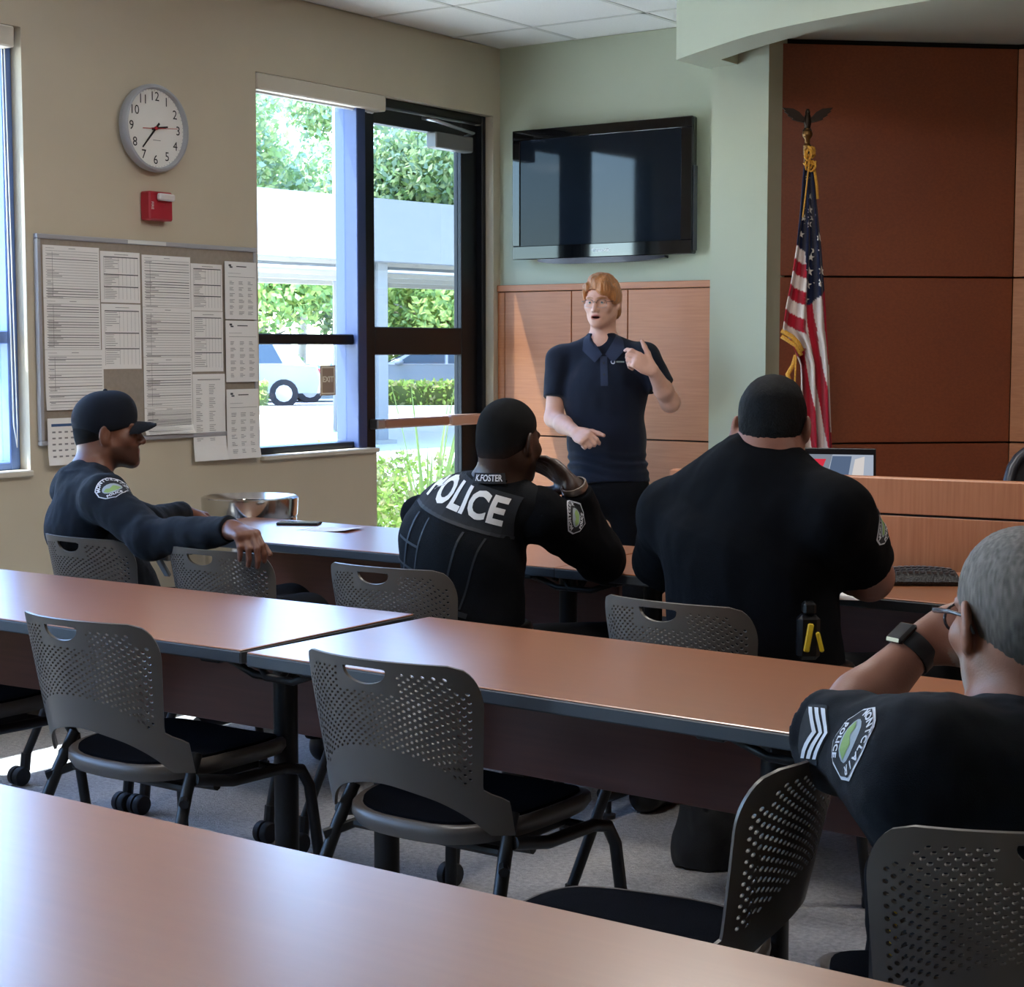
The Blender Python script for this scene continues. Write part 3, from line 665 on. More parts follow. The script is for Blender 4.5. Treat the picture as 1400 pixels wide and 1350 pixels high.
# ------------------------------------------------------------------ people: smooth bodies grown from tapered limbs (distance field + surface nets)
def A(*p): return np.array(p if len(p) > 1 else p[0], dtype=np.float64)
def unit(v): v = np.asarray(v, float); return v / np.linalg.norm(v)
class Field:
    def __init__(s, lo, hi, h):
        s.lo = np.array(lo, float); s.h = h; s.n = np.ceil((np.array(hi, float) - s.lo) / h).astype(int) + 1
        s.d = np.ones(s.n, np.float32); s.ax = [(s.lo[k] + h * np.arange(s.n[k])).astype(np.float32) for k in range(3)]
    def win(s, lo, hi, pad):
        a = np.clip(np.floor((np.array(lo) - pad - s.lo) / s.h).astype(int), 0, s.n); b = np.clip(np.ceil((np.array(hi) + pad - s.lo) / s.h).astype(int) + 1, 0, s.n)
        if (b <= a).any(): return None
        w = tuple(slice(i, j) for i, j in zip(a, b))
        return w, s.ax[0][w[0]][:, None, None], s.ax[1][w[1]][None, :, None], s.ax[2][w[2]][None, None, :]
    def put(s, w, d, k, sub=False):
        o = s.d[w]
        if sub: h_ = np.maximum(k - np.abs(o + d), 0) / k; s.d[w] = np.maximum(o, -d) + h_ * h_ * k * 0.25
        else: h_ = np.maximum(k - np.abs(o - d), 0) / k; s.d[w] = np.minimum(o, d) - h_ * h_ * k * 0.25
    def cone(s, a, b, ra, rb, k=0.02, sub=False, flat=False, flata=False):
        a, b = A(a), A(b); R = max(ra, rb); q = s.win(np.minimum(a, b) - R, np.maximum(a, b) + R, max(k, 2.5*s.h))
        if q is None: return s
        w, X, Y, Z = q; ab = b - a; L2 = max(ab @ ab, 1e-9); L = math.sqrt(L2)
        t = ((X - a[0])*ab[0] + (Y - a[1])*ab[1] + (Z - a[2])*ab[2]) / L2; tc = np.clip(t, 0, 1)
        d = np.sqrt((X - a[0] - tc*ab[0])**2 + (Y - a[1] - tc*ab[1])**2 + (Z - a[2] - tc*ab[2])**2) - (ra + (rb - ra)*tc)
        if flat: d = np.maximum(d, (t - 1) * L)
        if flata: d = np.maximum(d, -t * L)
        s.put(w, d, k, sub); return s
    def chain(s, pts, rs, k=0.02, flat=False):
        for i in range(len(pts) - 1): s.cone(pts[i], pts[i+1], rs[i], rs[i+1], k, flat=flat and i == len(pts) - 2)
        return s
    def ell(s, c, r, k=0.02, Rm=None, sub=False):
        c = A(c); r = A(r); R = r.max(); q = s.win(c - R, c + R, max(k, 2.5*s.h))
        if q is None: return s
        w, X, Y, Z = q; X = X - c[0]; Y = Y - c[1]; Z = Z - c[2]
        if Rm is None: Rm = np.eye(3)
        u = [(X*Rm[i][0] + Y*Rm[i][1] + Z*Rm[i][2]) for i in range(3)]
        k0 = np.sqrt(sum((u[i]/r[i])**2 for i in range(3))); k1 = np.sqrt(sum((u[i]/r[i]**2)**2 for i in range(3))) + 1e-6
        s.put(w, k0*(k0 - 1)/k1, k, sub); return s
    def slab(s, a, b, side, ra, rb, k=0.03, flat=False, flata=False):
        """elliptic limb: radii (along side, across) at a and b"""
        a, b = A(a), A(b); R = max(*ra, *rb); q = s.win(np.minimum(a, b) - R, np.maximum(a, b) + R, max(k, 2.5*s.h))
        if q is None: return s
        w, X, Y, Z = q; ab = b - a; L2 = ab @ ab; L = math.sqrt(L2); ax = ab / L; sd_ = unit(A(side) - ax * (A(side) @ ax))
        t = ((X - a[0])*ab[0] + (Y - a[1])*ab[1] + (Z - a[2])*ab[2]) / L2; tc = np.clip(t, 0, 1)
        px, py, pz = X - a[0] - tc*ab[0], Y - a[1] - tc*ab[1], Z - a[2] - tc*ab[2]
        v = px*sd_[0] + py*sd_[1] + pz*sd_[2]; w2 = np.maximum(px*px + py*py + pz*pz - v*v, 0)
        rv = ra[0] + (rb[0] - ra[0])*tc; rw = ra[1] + (rb[1] - ra[1])*tc
        k0 = np.sqrt(v*v/rv**2 + w2/rw**2); k1 = np.sqrt(v*v/rv**4 + w2/rw**4) + 1e-6
        d = k0*(k0 - 1)/k1
        if flat: d = np.maximum(d, (t - 1)*L)
        if flata: d = np.maximum(d, -t*L)
        s.put(w, d, k); return s
    def grid(s): return s.ax[0][:, None, None], s.ax[1][None, :, None], s.ax[2][None, None, :]
    def half(s, p, n):
        X, Y, Z = s.grid(); n = unit(n); s.d = np.maximum(s.d, ((X - p[0])*n[0] + (Y - p[1])*n[1] + (Z - p[2])*n[2]).astype(np.float32)); return s
    def mesh(s, relax=1):
        d = s.d; ins = d < 0
        c = [ins[i:ins.shape[0]-1+i, j:ins.shape[1]-1+j, k:ins.shape[2]-1+k] for i in (0, 1) for j in (0, 1) for k in (0, 1)]
        alln = c[0].copy(); anyn = c[0].copy()
        for q in c[1:]: alln &= q; anyn |= q
        act = np.argwhere(anyn & ~alln); idx = -np.ones(np.array(d.shape) - 1, np.int32); idx[tuple(act.T)] = np.arange(len(act))
        off = np.array([(i, j, k) for i in (0, 1) for j in (0, 1) for k in (0, 1)])
        val = np.stack([d[tuple((act + o).T)] for o in off], 1)
        P_ = np.zeros((len(act), 3)); cnt = np.zeros(len(act))
        for i in range(8):
            for j in range(i + 1, 8):
                if np.abs(off[i] - off[j]).sum() != 1: continue
                m = (val[:, i] < 0) != (val[:, j] < 0); t = val[m, i] / (val[m, i] - val[m, j])
                P_[m] += off[i] + t[:, None] * (off[j] - off[i]); cnt[m] += 1
        V = s.lo + (act + P_ / cnt[:, None]) * s.h
        F = []
        for ax in range(3):
            sl0 = [slice(None)]*3; sl1 = [slice(None)]*3; sl0[ax] = slice(0, -1); sl1[ax] = slice(1, None)
            a0, a1 = ins[tuple(sl0)], ins[tuple(sl1)]; e = np.argwhere(a0 != a1)
            u, v = [(1, 2), (2, 0), (0, 1)][ax]
            ok = (e[:, u] > 0) & (e[:, v] > 0) & (e[:, u] < d.shape[u]-1) & (e[:, v] < d.shape[v]-1); e = e[ok]
            q = []
            for du, dv in ((0, 0), (1, 0), (1, 1), (0, 1)):
                p = e.copy(); p[:, u] -= du; p[:, v] -= dv; q.append(idx[tuple(p.T)])
            q = np.stack(q, 1); flip = ins[tuple(e.T)]; q[~flip] = q[~flip][:, ::-1]; F.append(q)
        F = np.concatenate(F); F = F[(F >= 0).all(1)]
        for _ in range(relax):
            acc = np.zeros_like(V); n_ = np.zeros(len(V))
            for a_, b_ in ((0, 1), (1, 2), (2, 3), (3, 0)):
                np.add.at(acc, F[:, a_], V[F[:, b_]]); np.add.at(n_, F[:, a_], 1); np.add.at(acc, F[:, b_], V[F[:, a_]]); np.add.at(n_, F[:, b_], 1)
            V = V * 0.5 + 0.5 * acc / np.maximum(n_, 1)[:, None]
        return V, F
def vnoise(p, f, seed=0):
    p = np.asarray(p) * f; i = np.floor(p).astype(np.int64); u = p - i; u = u*u*(3 - 2*u); r = 0
    def hsh(a): h_ = (a[:, 0]*73856093) ^ (a[:, 1]*19349663) ^ (a[:, 2]*83492791) ^ (seed*2654435); h_ = (h_ ^ (h_ >> 13)) * 1274126177; return ((h_ ^ (h_ >> 16)) & 0xffff) / 65535.0
    for dx in (0, 1):
        for dy in (0, 1):
            for dz in (0, 1):
                w = (u[:, 0] if dx else 1-u[:, 0]) * (u[:, 1] if dy else 1-u[:, 1]) * (u[:, 2] if dz else 1-u[:, 2]); r = r + w * hsh(i + np.array([dx, dy, dz]))
    return r * 2 - 1
def vnormals(V, F):
    n = np.cross(V[F[:, 2]] - V[F[:, 0]], V[F[:, 3]] - V[F[:, 1]]); N = np.zeros_like(V)
    for k in range(4): np.add.at(N, F[:, k], n)
    return N / (np.linalg.norm(N, axis=1)[:, None] + 1e-12)
def surf(name, VF, m, parent=None, col=None):
    V, F = VF; me = bpy.data.meshes.new(name); n = len(F)
    me.vertices.add(len(V)); me.vertices.foreach_set('co', V.astype(np.float32).ravel()); me.loops.add(4*n); me.loops.foreach_set('vertex_index', F.astype(np.int32).ravel())
    me.polygons.add(n); me.polygons.foreach_set('loop_start', np.arange(0, 4*n, 4, dtype=np.int32)); me.polygons.foreach_set('loop_total', np.full(n, 4, np.int32))
    me.polygons.foreach_set('use_smooth', np.ones(n, bool)); me.materials.append(m); me.update()
    if col is not None:
        ca = me.color_attributes.new('col', 'FLOAT_COLOR', 'POINT'); ca.data.foreach_set('color', np.concatenate([col, np.ones((len(V), 1))], 1).astype(np.float32).ravel())
    return link(name, me, parent)
def wrinkle(VF, amp, fx, seed=0, M_=None):
    V, F = VF; N = vnormals(V, F); q = V if M_ is None else V @ M_.T
    w = vnoise(q * np.array(fx), 1.0, seed) + 0.5 * vnoise(q * np.array(fx) * 2.1, 1.0, seed + 5)
    return V + N * (amp * w)[:, None], F
class Head:
    """head frame: x right ear side, y face, z up"""
    def __init__(s, c, fwd, up=(0, 0, 1), k=0.95):
        s.c = A(c); s.y = unit(fwd); s.x = unit(np.cross(s.y, A(up))); s.z = np.cross(s.x, s.y); s.k = k; s.R = np.stack([s.x, s.y, s.z])
    def w(s, x, y, z): return s.c + s.k * (s.x*x + s.y*y + s.z*z)
    def loc(s, V): return ((V - s.c) @ s.R.T) / s.k
    def cranium(s, F, g=0.0):
        k = s.k
        F.ell(s.w(0, -0.014, 0.036), A(0.076, 0.098, 0.087)*k + g, 0.02, s.R)
        F.ell(s.w(0, 0.03, -0.03), A(0.064, 0.068, 0.088)*k + g, 0.03, s.R)
    def build(s, F, mouth=0.0, neck=None, neck_r=0.058, wide=1.0, ear=0.0):
        k = s.k; s.cranium(F)
        F.ell(s.w(0, -0.055, -0.02), A(0.060, 0.05, 0.06)*k, 0.03, s.R)
        for q in (-1, 1):
            F.cone(s.w(q*0.052*wide, 0.0, -0.055), s.w(q*0.016, 0.072, -0.098), 0.024*k, 0.02*k, 0.03)
            F.ell(s.w(q*0.045, 0.062, -0.022), A(0.024, 0.022, 0.022)*k, 0.02, s.R)
            F.cone(s.w(q*0.046, 0.076, 0.024), s.w(q*0.012, 0.091, 0.020), 0.009*k, 0.009*k, 0.012)
        F.ell(s.w(0, 0.083, -0.102), A(0.020, 0.016, 0.017)*k, 0.02, s.R)
        F.ell(s.w(0, 0.07, -0.066), A(0.034, 0.03, 0.03)*k, 0.02, s.R)
        for q in (-1, 1): F.ell(s.w(q*0.032, 0.099, 0.002), A(0.019, 0.013, 0.013)*k, 0.012, s.R, sub=True)
        for q in (-1, 1): F.ell(s.w(q*0.031, 0.078, 0.001), A(0.0135, 0.0135, 0.0125)*k, 0.004, s.R)
        for q in (-1, 1): F.cone(s.w(q*0.031 - 0.011, 0.0862, 0.0068), s.w(q*0.031 + 0.011, 0.0862, 0.0068), 0.0046*k, 0.0046*k, 0.004)
        F.cone(s.w(0, 0.092, 0.014), s.w(0, 0.116, -0.034), 0.0075*k, 0.0115*k, 0.01)
        for q in (-1, 1): F.ell(s.w(q*0.0125, 0.103, -0.038), A(0.009, 0.011, 0.008)*k, 0.006, s.R)
        F.cone(s.w(-0.018, 0.090, -0.0625), s.w(0.018, 0.090, -0.0625), 0.0062*k, 0.0062*k, 0.006); F.cone(s.w(-0.007, 0.096, -0.062), s.w(0.007, 0.096, -0.062), 0.006*k, 0.006*k, 0.008)
        F.cone(s.w(-0.015, 0.090, -0.077 - mouth), s.w(0.015, 0.090, -0.077 - mouth), 0.0075*k, 0.0075*k, 0.006)
        if mouth > 0: F.ell(s.w(0, 0.098, -0.0695 - mouth*0.5), A(0.021, 0.02, 0.0035 + mouth*0.5)*k, 0.003, s.R, sub=True)
        for q in (-1, 1):                                   # ears
            Re = np.stack([unit(s.x + q*s.y*0.35), unit(s.y - q*s.x*0.35), unit(s.z - s.y*0.2)])
            F.ell(s.w(q*(0.083 + ear), -0.012 - ear*0.5, -0.004), A(0.0085 + ear*0.3, 0.021, 0.034)*k, 0.006, Re)
            F.ell(s.w(q*0.090, -0.006, 0.002), A(0.006, 0.012, 0.021)*k, 0.004, Re, sub=True)
            F.ell(s.w(q*0.077, -0.004, -0.032), A(0.007, 0.010, 0.011)*k, 0.006, s.R)
        if neck is not None:
            F.cone(s.w(0, -0.028, -0.045), neck, neck_r*0.96, neck_r*1.06, 0.03)
    def hairfield(s, F, t, zl, grow=0.0):
        """cut a shell of hair: t(p) thickness is handled by growth of the cranium; zl = (front, temple, behind ear, nape) hairline heights"""
        s.cranium(F, t); s_ = s
        F.ell(s.w(0, -0.055, -0.02), A(0.060, 0.05, 0.06)*s.k + t, 0.03, s.R)
        X, Y, Z = F.grid(); lx = ((X - s.c[0])*s.x[0] + (Y - s.c[1])*s.x[1] + (Z - s.c[2])*s.x[2]) / s.k
        ly = ((X - s.c[0])*s.y[0] + (Y - s.c[1])*s.y[1] + (Z - s.c[2])*s.y[2]) / s.k; lz = ((X - s.c[0])*s.z[0] + (Y - s.c[1])*s.z[1] + (Z - s.c[2])*s.z[2]) / s.k
        line = np.interp(ly, [-0.11, -0.05, -0.028, -0.012, 0.02, 0.034, 0.05, 0.07, 0.1], [zl[3], zl[3], zl[2], zl[2] + 0.045, zl[1] - 0.01, zl[1], zl[1] + 0.035, zl[0], zl[0]]).astype(np.float32)
        F.d = np.maximum(F.d, (line - lz) * s.k * 0.8); return lx, ly, lz
def arm_hand(F, wrist, dirv, palm, thumb_side, curls, spread=0.0, k=1.0, thumb=(0.5, 0.6, 0.3), wr=0.027):
    """palm block, four unequal fingers curling towards the palm side, thumb leaving the side of the palm"""
    d = unit(dirv); n = unit(A(palm) - d * (A(palm) @ d)); l = np.cross(n, d) * 1.0; l = l if l @ A(thumb_side) > 0 else -l
    W_ = A(wrist); Rm = np.stack([l, d, n])
    F.ell(W_ + d*0.048*k, A(0.041, 0.052, 0.0165)*k, 0.02, Rm)
    for i, o in enumerate((0.029, 0.010, -0.009, -0.027)): F.cone(W_ + d*0.02*k + l*o*0.7*k, W_ + d*0.085*k + l*o*k, 0.013*k, 0.0112*k, 0.008)
    LN = [(0.042, 0.026, 0.020), (0.047, 0.030, 0.021), (0.043, 0.028, 0.020), (0.034, 0.021, 0.018)]
    for i, o in enumerate((0.030, 0.010, -0.010, -0.028)):
        p = W_ + d*(0.088 - 0.006*abs(i - 1))*k + l*o*k; a = 0.0; dd = unit(d + l * spread * (1.2 - i) * 0.3)
        r = (0.0100, 0.0103, 0.0098, 0.0088)[i] * k; c = curls[i] if isinstance(curls[0], (tuple, list)) else curls
        for j in range(3):
            a += c[j]; v = dd*math.cos(a) + n*math.sin(a); e = p + v*LN[i][j]*k
            F.cone(p, e, r*(1 - 0.09*j), r*(0.93 - 0.09*j), 0.0045 if j else 0.007); p = e
    tb = W_ + d*0.026*k + l*0.026*k + n*0.004*k; a, b_, c = thumb          # outward, forward, towards palm
    v1 = unit(l*a + d*b_ + n*c); e1 = tb + v1*0.042*k; v2 = unit(v1*0.8 + d*0.5*b_ + n*c*0.5); e2 = e1 + v2*0.033*k; v3 = unit(v2 + n*c*0.3); e3 = e2 + v3*0.026*k
    F.cone(W_ + d*0.012*k + l*0.012*k, e1, 0.016*k, 0.0128*k, 0.012); F.cone(e1, e2, 0.0122*k, 0.0108*k, 0.005); F.cone(e2, e3, 0.0106*k, 0.0085*k, 0.005)
    return W_ + d*0.09*k
def skin_colors(V, hd, base, lips=None, brow=None, beard=None, bw=0.0):
    c = np.tile(A(lin(base)), (len(V), 1)); q = hd.loc(V); x, y, z = q[:, 0], q[:, 1], q[:, 2]
    near = (x/0.088)**2 + ((y - 0.01)/0.118)**2 + ((z + 0.005)/0.14)**2 < 1.1
    m = np.clip(vnoise(V, 60, 3) * 0.06 + 1, 0.8, 1.2); c *= m[:, None]
    def mixin(w, h): 
        w = np.clip(w, 0, 1)[:, None] * near[:, None]; c[:] = c * (1 - w) + A(lin(h)) * w
    if beard: mixin(bw * np.clip((0.0 - 0.040 - z) / 0.012, 0, 1) * np.clip((y + 0.005) / 0.02, 0, 1) * (1 - ((np.abs(x) < 0.02) & (y > .085) & (z > -0.086) & (z < -0.056))), beard)
    if lips: mixin(np.clip(1.4 - (np.abs(x)/0.024)**2 - ((z + 0.070)/0.0135)**2, 0, 1) * (y > 0.08), lips)
    if brow: mixin(np.clip(1.6 - ((np.abs(x) - 0.031)/0.02)**2 - ((z - 0.0235 + 0.1*np.abs(np.abs(x) - 0.031))/0.0055)**2, 0, 1) * (y > 0.06), brow)
    return c
def add_eyes(hd, parent, iris='#3b2a20'):
    k = hd.k; e = MB(); p_ = MB()
    for q in (-1, 1):
        M_ = basis(hd.w(q*0.031, 0.080, 0.001), hd.x, hd.y, hd.z)
        e.lathe([(0.0119*k*math.sin(a), -0.0119*k*math.cos(a)) for a in np.linspace(0.02, PI - 0.02, 9)], 14, M_ @ Matrix.Rotation(-PI/2, 4, 'X'), cap=False)
        p_.lathe([(0.0052*k, 0.0), (0.0050*k, 0.0006), (0.001, 0.0012)], 12, basis(hd.w(q*0.031, 0.080, 0.001) + hd.y*0.0112*k, hd.x, hd.y, hd.z) @ Matrix.Rotation(-PI/2, 4, 'X'))
    o = e.build('eyeballs', mat('eye_white', '#d9d4cc', 0.25), parent, smooth=True); p_.build('irises', mat('iris_' + iris, iris, 0.2), o)
def conform(me, bvh, M_, off, far=0.25):
    """lay a flat mesh (drawn in M_'s xy plane) onto a garment along M_'s -z"""
    b = bmesh.new(); b.from_mesh(me)
    for _ in range(4):
        es = [e for e in b.edges if e.calc_length() > 0.012]
        if not es: break
        bmesh.ops.subdivide_edges(b, edges=es, cuts=1, use_grid_fill=False); bmesh.ops.triangulate(b, faces=[f for f in b.faces if len(f.verts) > 4])
    z = (M_.to_3x3() @ Vector((0, 0, 1))).normalized()
    for v in b.verts:
        p = M_ @ v.co; h = bvh.ray_cast(p + z * far * 0.5, -z, far)
        if h[0] is None: h = bvh.find_nearest(p)
        v.co = h[0] + z * (off + v.co.z)
    b.to_mesh(me); b.free(); return me
def bvh_of(o):
    me = o.data; V = np.empty(len(me.vertices)*3, np.float32); me.vertices.foreach_get('co', V)
    return BVHTree.FromPolygons([tuple(v) for v in V.reshape(-1, 3)], [tuple(p.vertices) for p in me.polygons])
EYE = np.array((0.0, 0.0, 1.38))
def seen(bvh, p):
    """the point of a garment nearest the camera on the line to p"""
    d = unit(A(p) - EYE); h = bvh.ray_cast(Vector(EYE), Vector(d)); return A(*h[0]) if h[0] is not None else A(p)
def poly_mesh(polys):
    me = bpy.data.meshes.new('patch'); vs = []; fs = []
    for p in polys: o = len(vs); vs += [(x, y, 0) for x, y in p]; fs.append(tuple(range(o, o + len(p))))
    me.from_pydata(vs, [], fs); b = bmesh.new(); b.from_mesh(me); bmesh.ops.triangulate(b, faces=b.faces); b.to_mesh(me); b.free(); return me
def stick(name, me, m, bvh, M_, off, parent):
    me = conform(me, bvh, M_, off); me.materials.clear(); me.materials.append(m); me.name = name; return link(name, me, parent)
def join_meshes(lst):
    b = bmesh.new()
    for me, M_ in lst:
        k = me.copy(); k.transform(M_); b.from_mesh(k); bpy.data.meshes.remove(k)
    me = bpy.data.meshes.new('joined'); b.to_mesh(me); b.free(); return me
def arc_text(s, size, R_, a0, a1, bold=0.0):
    """letters along an arc of radius R_ from angle a0 to a1 (clockwise, degrees)"""
    out_ = []
    for i, ch in enumerate(s):
        an = math.radians(a0 + (a1 - a0) * (i + 0.5) / len(s))
        if ch != ' ': out_.append((text_mesh(ch, size, bold), Matrix.Translation((R_*math.cos(an), R_*math.sin(an), 0)) @ Matrix.Rotation(an - PI/2, 4, 'Z')))
    return join_meshes(out_)
m_thread = mat('patch_thread', '#c9cbd2', 0.7); m_patch = mat('patch_black', '#14161c', 0.85); m_pgreen = mat('patch_green', '#7d9a5a', 0.8); m_pgrey = mat('patch_grey', '#8f9aa2', 0.8)
def shoulder_patch(shirt, bvh, M_, W_=0.095, H_=0.10, flat_base=True):
    """rounded-top shoulder patch: MONTCLAIR over a green hill, POLICE below"""
    def outline(k):
        pts = []
        for a in np.linspace(150, 30, 13): pts.append((0.50*W_*k/math.cos(math.radians(30))*math.cos(math.radians(a)), -0.12*H_ + 0.62*H_*k*math.sin(math.radians(a))))
        pts += [(0.47*W_*k, -0.12*H_ + 0.05*H_*k), (0.30*W_*k, -0.26*H_*k - .03*H_), (0, -0.40*H_*k - .03*H_), (-0.30*W_*k, -0.26*H_*k - .03*H_), (-0.47*W_*k, -0.12*H_ + 0.05*H_*k)]
        return pts
    p = stick('shoulder_patch', poly_mesh([outline(1.0)]), m_thread, bvh, M_, 0.0015, shirt)
    stick('patch_field', poly_mesh([outline(0.93)]), m_patch, bvh, M_, 0.0025, shirt)
    e = [(0.30*W_*math.cos(a), 0.02*H_ + 0.20*H_*math.sin(a)) for a in np.linspace(0, 2*PI, 18)[:-1]]
    stick('patch_emblem', poly_mesh([e]), m_pgrey, bvh, M_, 0.0032, shirt)
    hl = [(-0.27*W_, -0.02*H_), (-0.16*W_, 0.06*H_), (-0.05*W_, 0.02*H_), (0.08*W_, 0.12*H_), (0.2*W_, 0.05*H_), (0.27*W_, -0.02*H_), (0.15*W_, -0.12*H_), (-0.15*W_, -0.12*H_)]
    stick('patch_hill', poly_mesh([hl]), m_pgreen, bvh, M_, 0.0038, shirt)
    stick('patch_lettering', arc_text('MONTCLAIR', 0.165*H_, 0.40*W_, 172, 8, 0.0006), m_thread, bvh, M_, 0.0036, shirt)
    t2 = text_mesh('POLICE', 0.14*H_, 0.0006, space=1.15); t2.transform(Matrix.Translation((0, -0.245*H_, 0))); stick('patch_lettering', t2, m_thread, bvh, M_, 0.0036, shirt)
    return p
def skinmat(name, h, rough=0.5): return mat(name, h, rough, attr='col', spec=0.4, bump=0.08, bscale=300)
m_skin_d = skinmat('skin_dark', '#4a2f24', 0.42); m_skin_l = skinmat('skin_light', '#d9a48c', 0.5)
m_navy = mat('navy_uniform', '#0d1118', 0.88, spec=0.14, var=0.12, vscale=30, bump=0.25, bscale=700, sheen=0.05)
m_navy2 = mat('black_uniform', '#06070b', 0.9, spec=0.1, bump=0.25, bscale=700)
m_polo = mat('navy_polo', '#0f1524', 0.85, spec=0.2, bump=0.3, bscale=900, sheen=0.1)
m_trouser = mat('black_trousers', '#0b0c10', 0.85, spec=0.15)
m_vest = mat('black_nylon_vest', '#090b0f', 0.8, spec=0.15, bump=0.3, bscale=500)
m_shoe = mat('black_leather', '#0a0a0b', 0.35)
m_letter = mat('vest_lettering_white', '#d6d3d0', 0.7)
def legs(name, parent, pelvis, hips, knees, feet, side, r=(0.09, 0.062, 0.045), m=None, h=0.009, wr=(0.165, 0.12)):
    pts = [A(p) for p in (pelvis, *hips, *knees, *feet)]; lo = np.min(pts, 0) - 0.2; hi = np.max(pts, 0) + 0.2; lo[2] = max(lo[2], 0.02)
    F = Field(lo, hi, h); F.slab(A(pelvis) + A(0, 0, -0.04), A(pelvis) + A(0, 0, 0.035), side, wr, (wr[0]*0.95, wr[1]*0.95), 0.05, flat=True)
    for hp, kn, ft in zip(hips, knees, feet):
        F.cone(hp, kn, r[0], r[1], 0.05); F.cone(kn, A(ft) + A(0, 0, 0.09), r[1]*0.98, r[2]*1.15, 0.03, flat=True)
    return surf('trousers', wrinkle(F.mesh(1), 0.004, (9, 9, 16), 4), m or m_trouser, parent)
def shoe(parent, ft, fwd):
    f_ = unit(A(fwd[0], fwd[1], 0)); F = Field(A(ft) - 0.3, A(ft) + 0.3, 0.008); p = A(ft)
    F.cone(p + A(0, 0, 0.045), p + f_*0.16 + A(0, 0, 0.032), 0.042, 0.034, 0.03); F.cone(p + A(0, 0, 0.05), p + A(0, 0, 0.12), 0.045, 0.042, 0.03, flat=True); F.half((0, 0, 0.003), (0, 0, -1))
    surf('shoe', F.mesh(1), m_shoe, parent)
def shift(VF, o): return VF[0] - A(o), VF[1]
def faded(VH, hd, zb, hair, edge, span=0.035):
    q = hd.loc(VH[0]); base = np.interp(q[:, 1], [-0.11, -0.03, 0.0, 0.05], [zb, zb + 0.03, zb + 0.07, zb + 0.13]); w = np.clip((q[:, 2] - base)/span, 0, 1)[:, None]
    n = 0.75 + 0.5*(vnoise(q * A(230, 230, 60), 1.0, 4)*0.5 + 0.5)
    return (A(lin(edge))*(1 - w) + A(lin(hair))*w) * n[:, None]
CR, CF = A(0.818, 0.576, 0.0), A(-0.574, 0.815, 0.0); UP = A(0, 0, 1)
def person(label, base):
    return thing('person', label, 'person', base)
def finish(root):
    bpy.context.view_layer.update()
    for c in root.children: c.matrix_parent_inverse = Matrix.Translation(-Vector(root.location))
def box_of(pts, m): p = np.array(pts); return p.min(0) - m, p.max(0) + m
def ring(name, parent, c, axis, r, w, t, m, flatten=1.0, up=UP):
    a = unit(axis); s_ = unit(np.cross(a, up)); u = np.cross(s_, a); mb = MB(); rows = []
    for k in range(28):
        an = 2*PI*k/28; d = s_*math.cos(an) + u*math.sin(an)*flatten
        rows.append([tuple(A(c) + d*(r + q) + a*z) for q, z in ((0, -w/2), (t*0.8, -w/2), (t, -w/2 + t*0.3), (t, w/2 - t*0.3), (t*0.8, w/2), (0, w/2))])
    rows.append(rows[0]); mb.grid(rows, close=True); return mb.build(name, m, parent, smooth=40)

# ---- the speaker standing by the wall
root = person('standing red-haired person in navy polo and glasses, gesturing with raised hand', (-4.12, 6.55, 0))
hd = Head((-4.129, 6.564, 1.590), (0.225, -0.97, -0.06), k=0.905); neck = A((-4.140, 6.588, 1.418))
shR, shL = A((-4.325, 6.523, 1.332)), A((-3.939, 6.624, 1.343)); chest = A((-4.110, 6.562, 1.192)); waist = A((-4.089, 6.542, 0.980)); pel = A((-4.070, 6.526, 0.811))
elR, wrR = A((-4.303, 6.438, 1.070)), A((-4.086, 6.291, 1.016)); elL, wrL = A((-3.809, 6.622, 1.147)), A((-3.800, 6.458, 1.287)); side = unit(shL - shR)
ft = [A(-4.23, 6.50, 0), A(-4.00, 6.62, 0)]
lo, hi = box_of([hd.c, neck, shR, shL, elR, elL, wrR, wrL, pel], 0.15)
F = Field(lo, hi, 0.004)
hd.build(F, mouth=0.006, neck=neck, neck_r=0.056)
F.slab(neck - UP*0.03, chest, side, (0.085, 0.055), (0.14, 0.085), 0.05); F.slab(chest, pel, side, (0.15, 0.095), (0.15, 0.10), 0.05)
F.cone(neck - UP*0.03, shR, 0.05, 0.05, 0.04); F.cone(neck - UP*0.03, shL, 0.05, 0.05, 0.04)
F.chain([shR, elR, elR*0.55 + wrR*0.45, wrR], [0.05, 0.040, 0.039, 0.0265], 0.02); F.chain([shL, elL, elL*0.6 + wrL*0.4, wrL], [0.05, 0.040, 0.040, 0.0265], 0.02)
F.ell(elL - UP*0.006 + CR*0.004, (0.036, 0.036, 0.036), 0.02)
arm_hand(F, wrR, A((-3.983, 6.237, 0.990)) - wrR, CF*0.9 - UP*0.35 + CR*0.1, UP + CR*0.2, [(0.85, 1.0, 0.5), (1.15, 1.35, 0.8), (1.2, 1.35, 0.8), (1.2, 1.35, 0.8)], k=0.98, thumb=(0.5, 0.8, 0.35))
arm_hand(F, wrL, A((-3.873, 6.389, 1.350)) - wrL, CF*0.85 - CR*0.5 - UP*0.1, UP + CR*0.55, [(0.25, 0.7, 0.5), (0.6, 1.3, 0.8), (0.7, 1.35, 0.8), (0.75, 1.35, 0.8)], k=1.0, thumb=(0.62, 0.62, -0.05), spread=0.05)
VF = F.mesh(1)
col = skin_colors(VF[0], hd, '#d8a690', '#b8655c', '#a0683f'); q = hd.loc(VF[0]); inside = (np.abs(q[:, 0]) < 0.02) & (q[:, 1] < 0.092) & (q[:, 1] > .06) & (np.abs(q[:, 2] + 0.0735) < 0.0045); col[inside] = lin('#3a1512')
surf('body', VF, m_skin_l, root, col); add_eyes(hd, root, '#4a5a62')
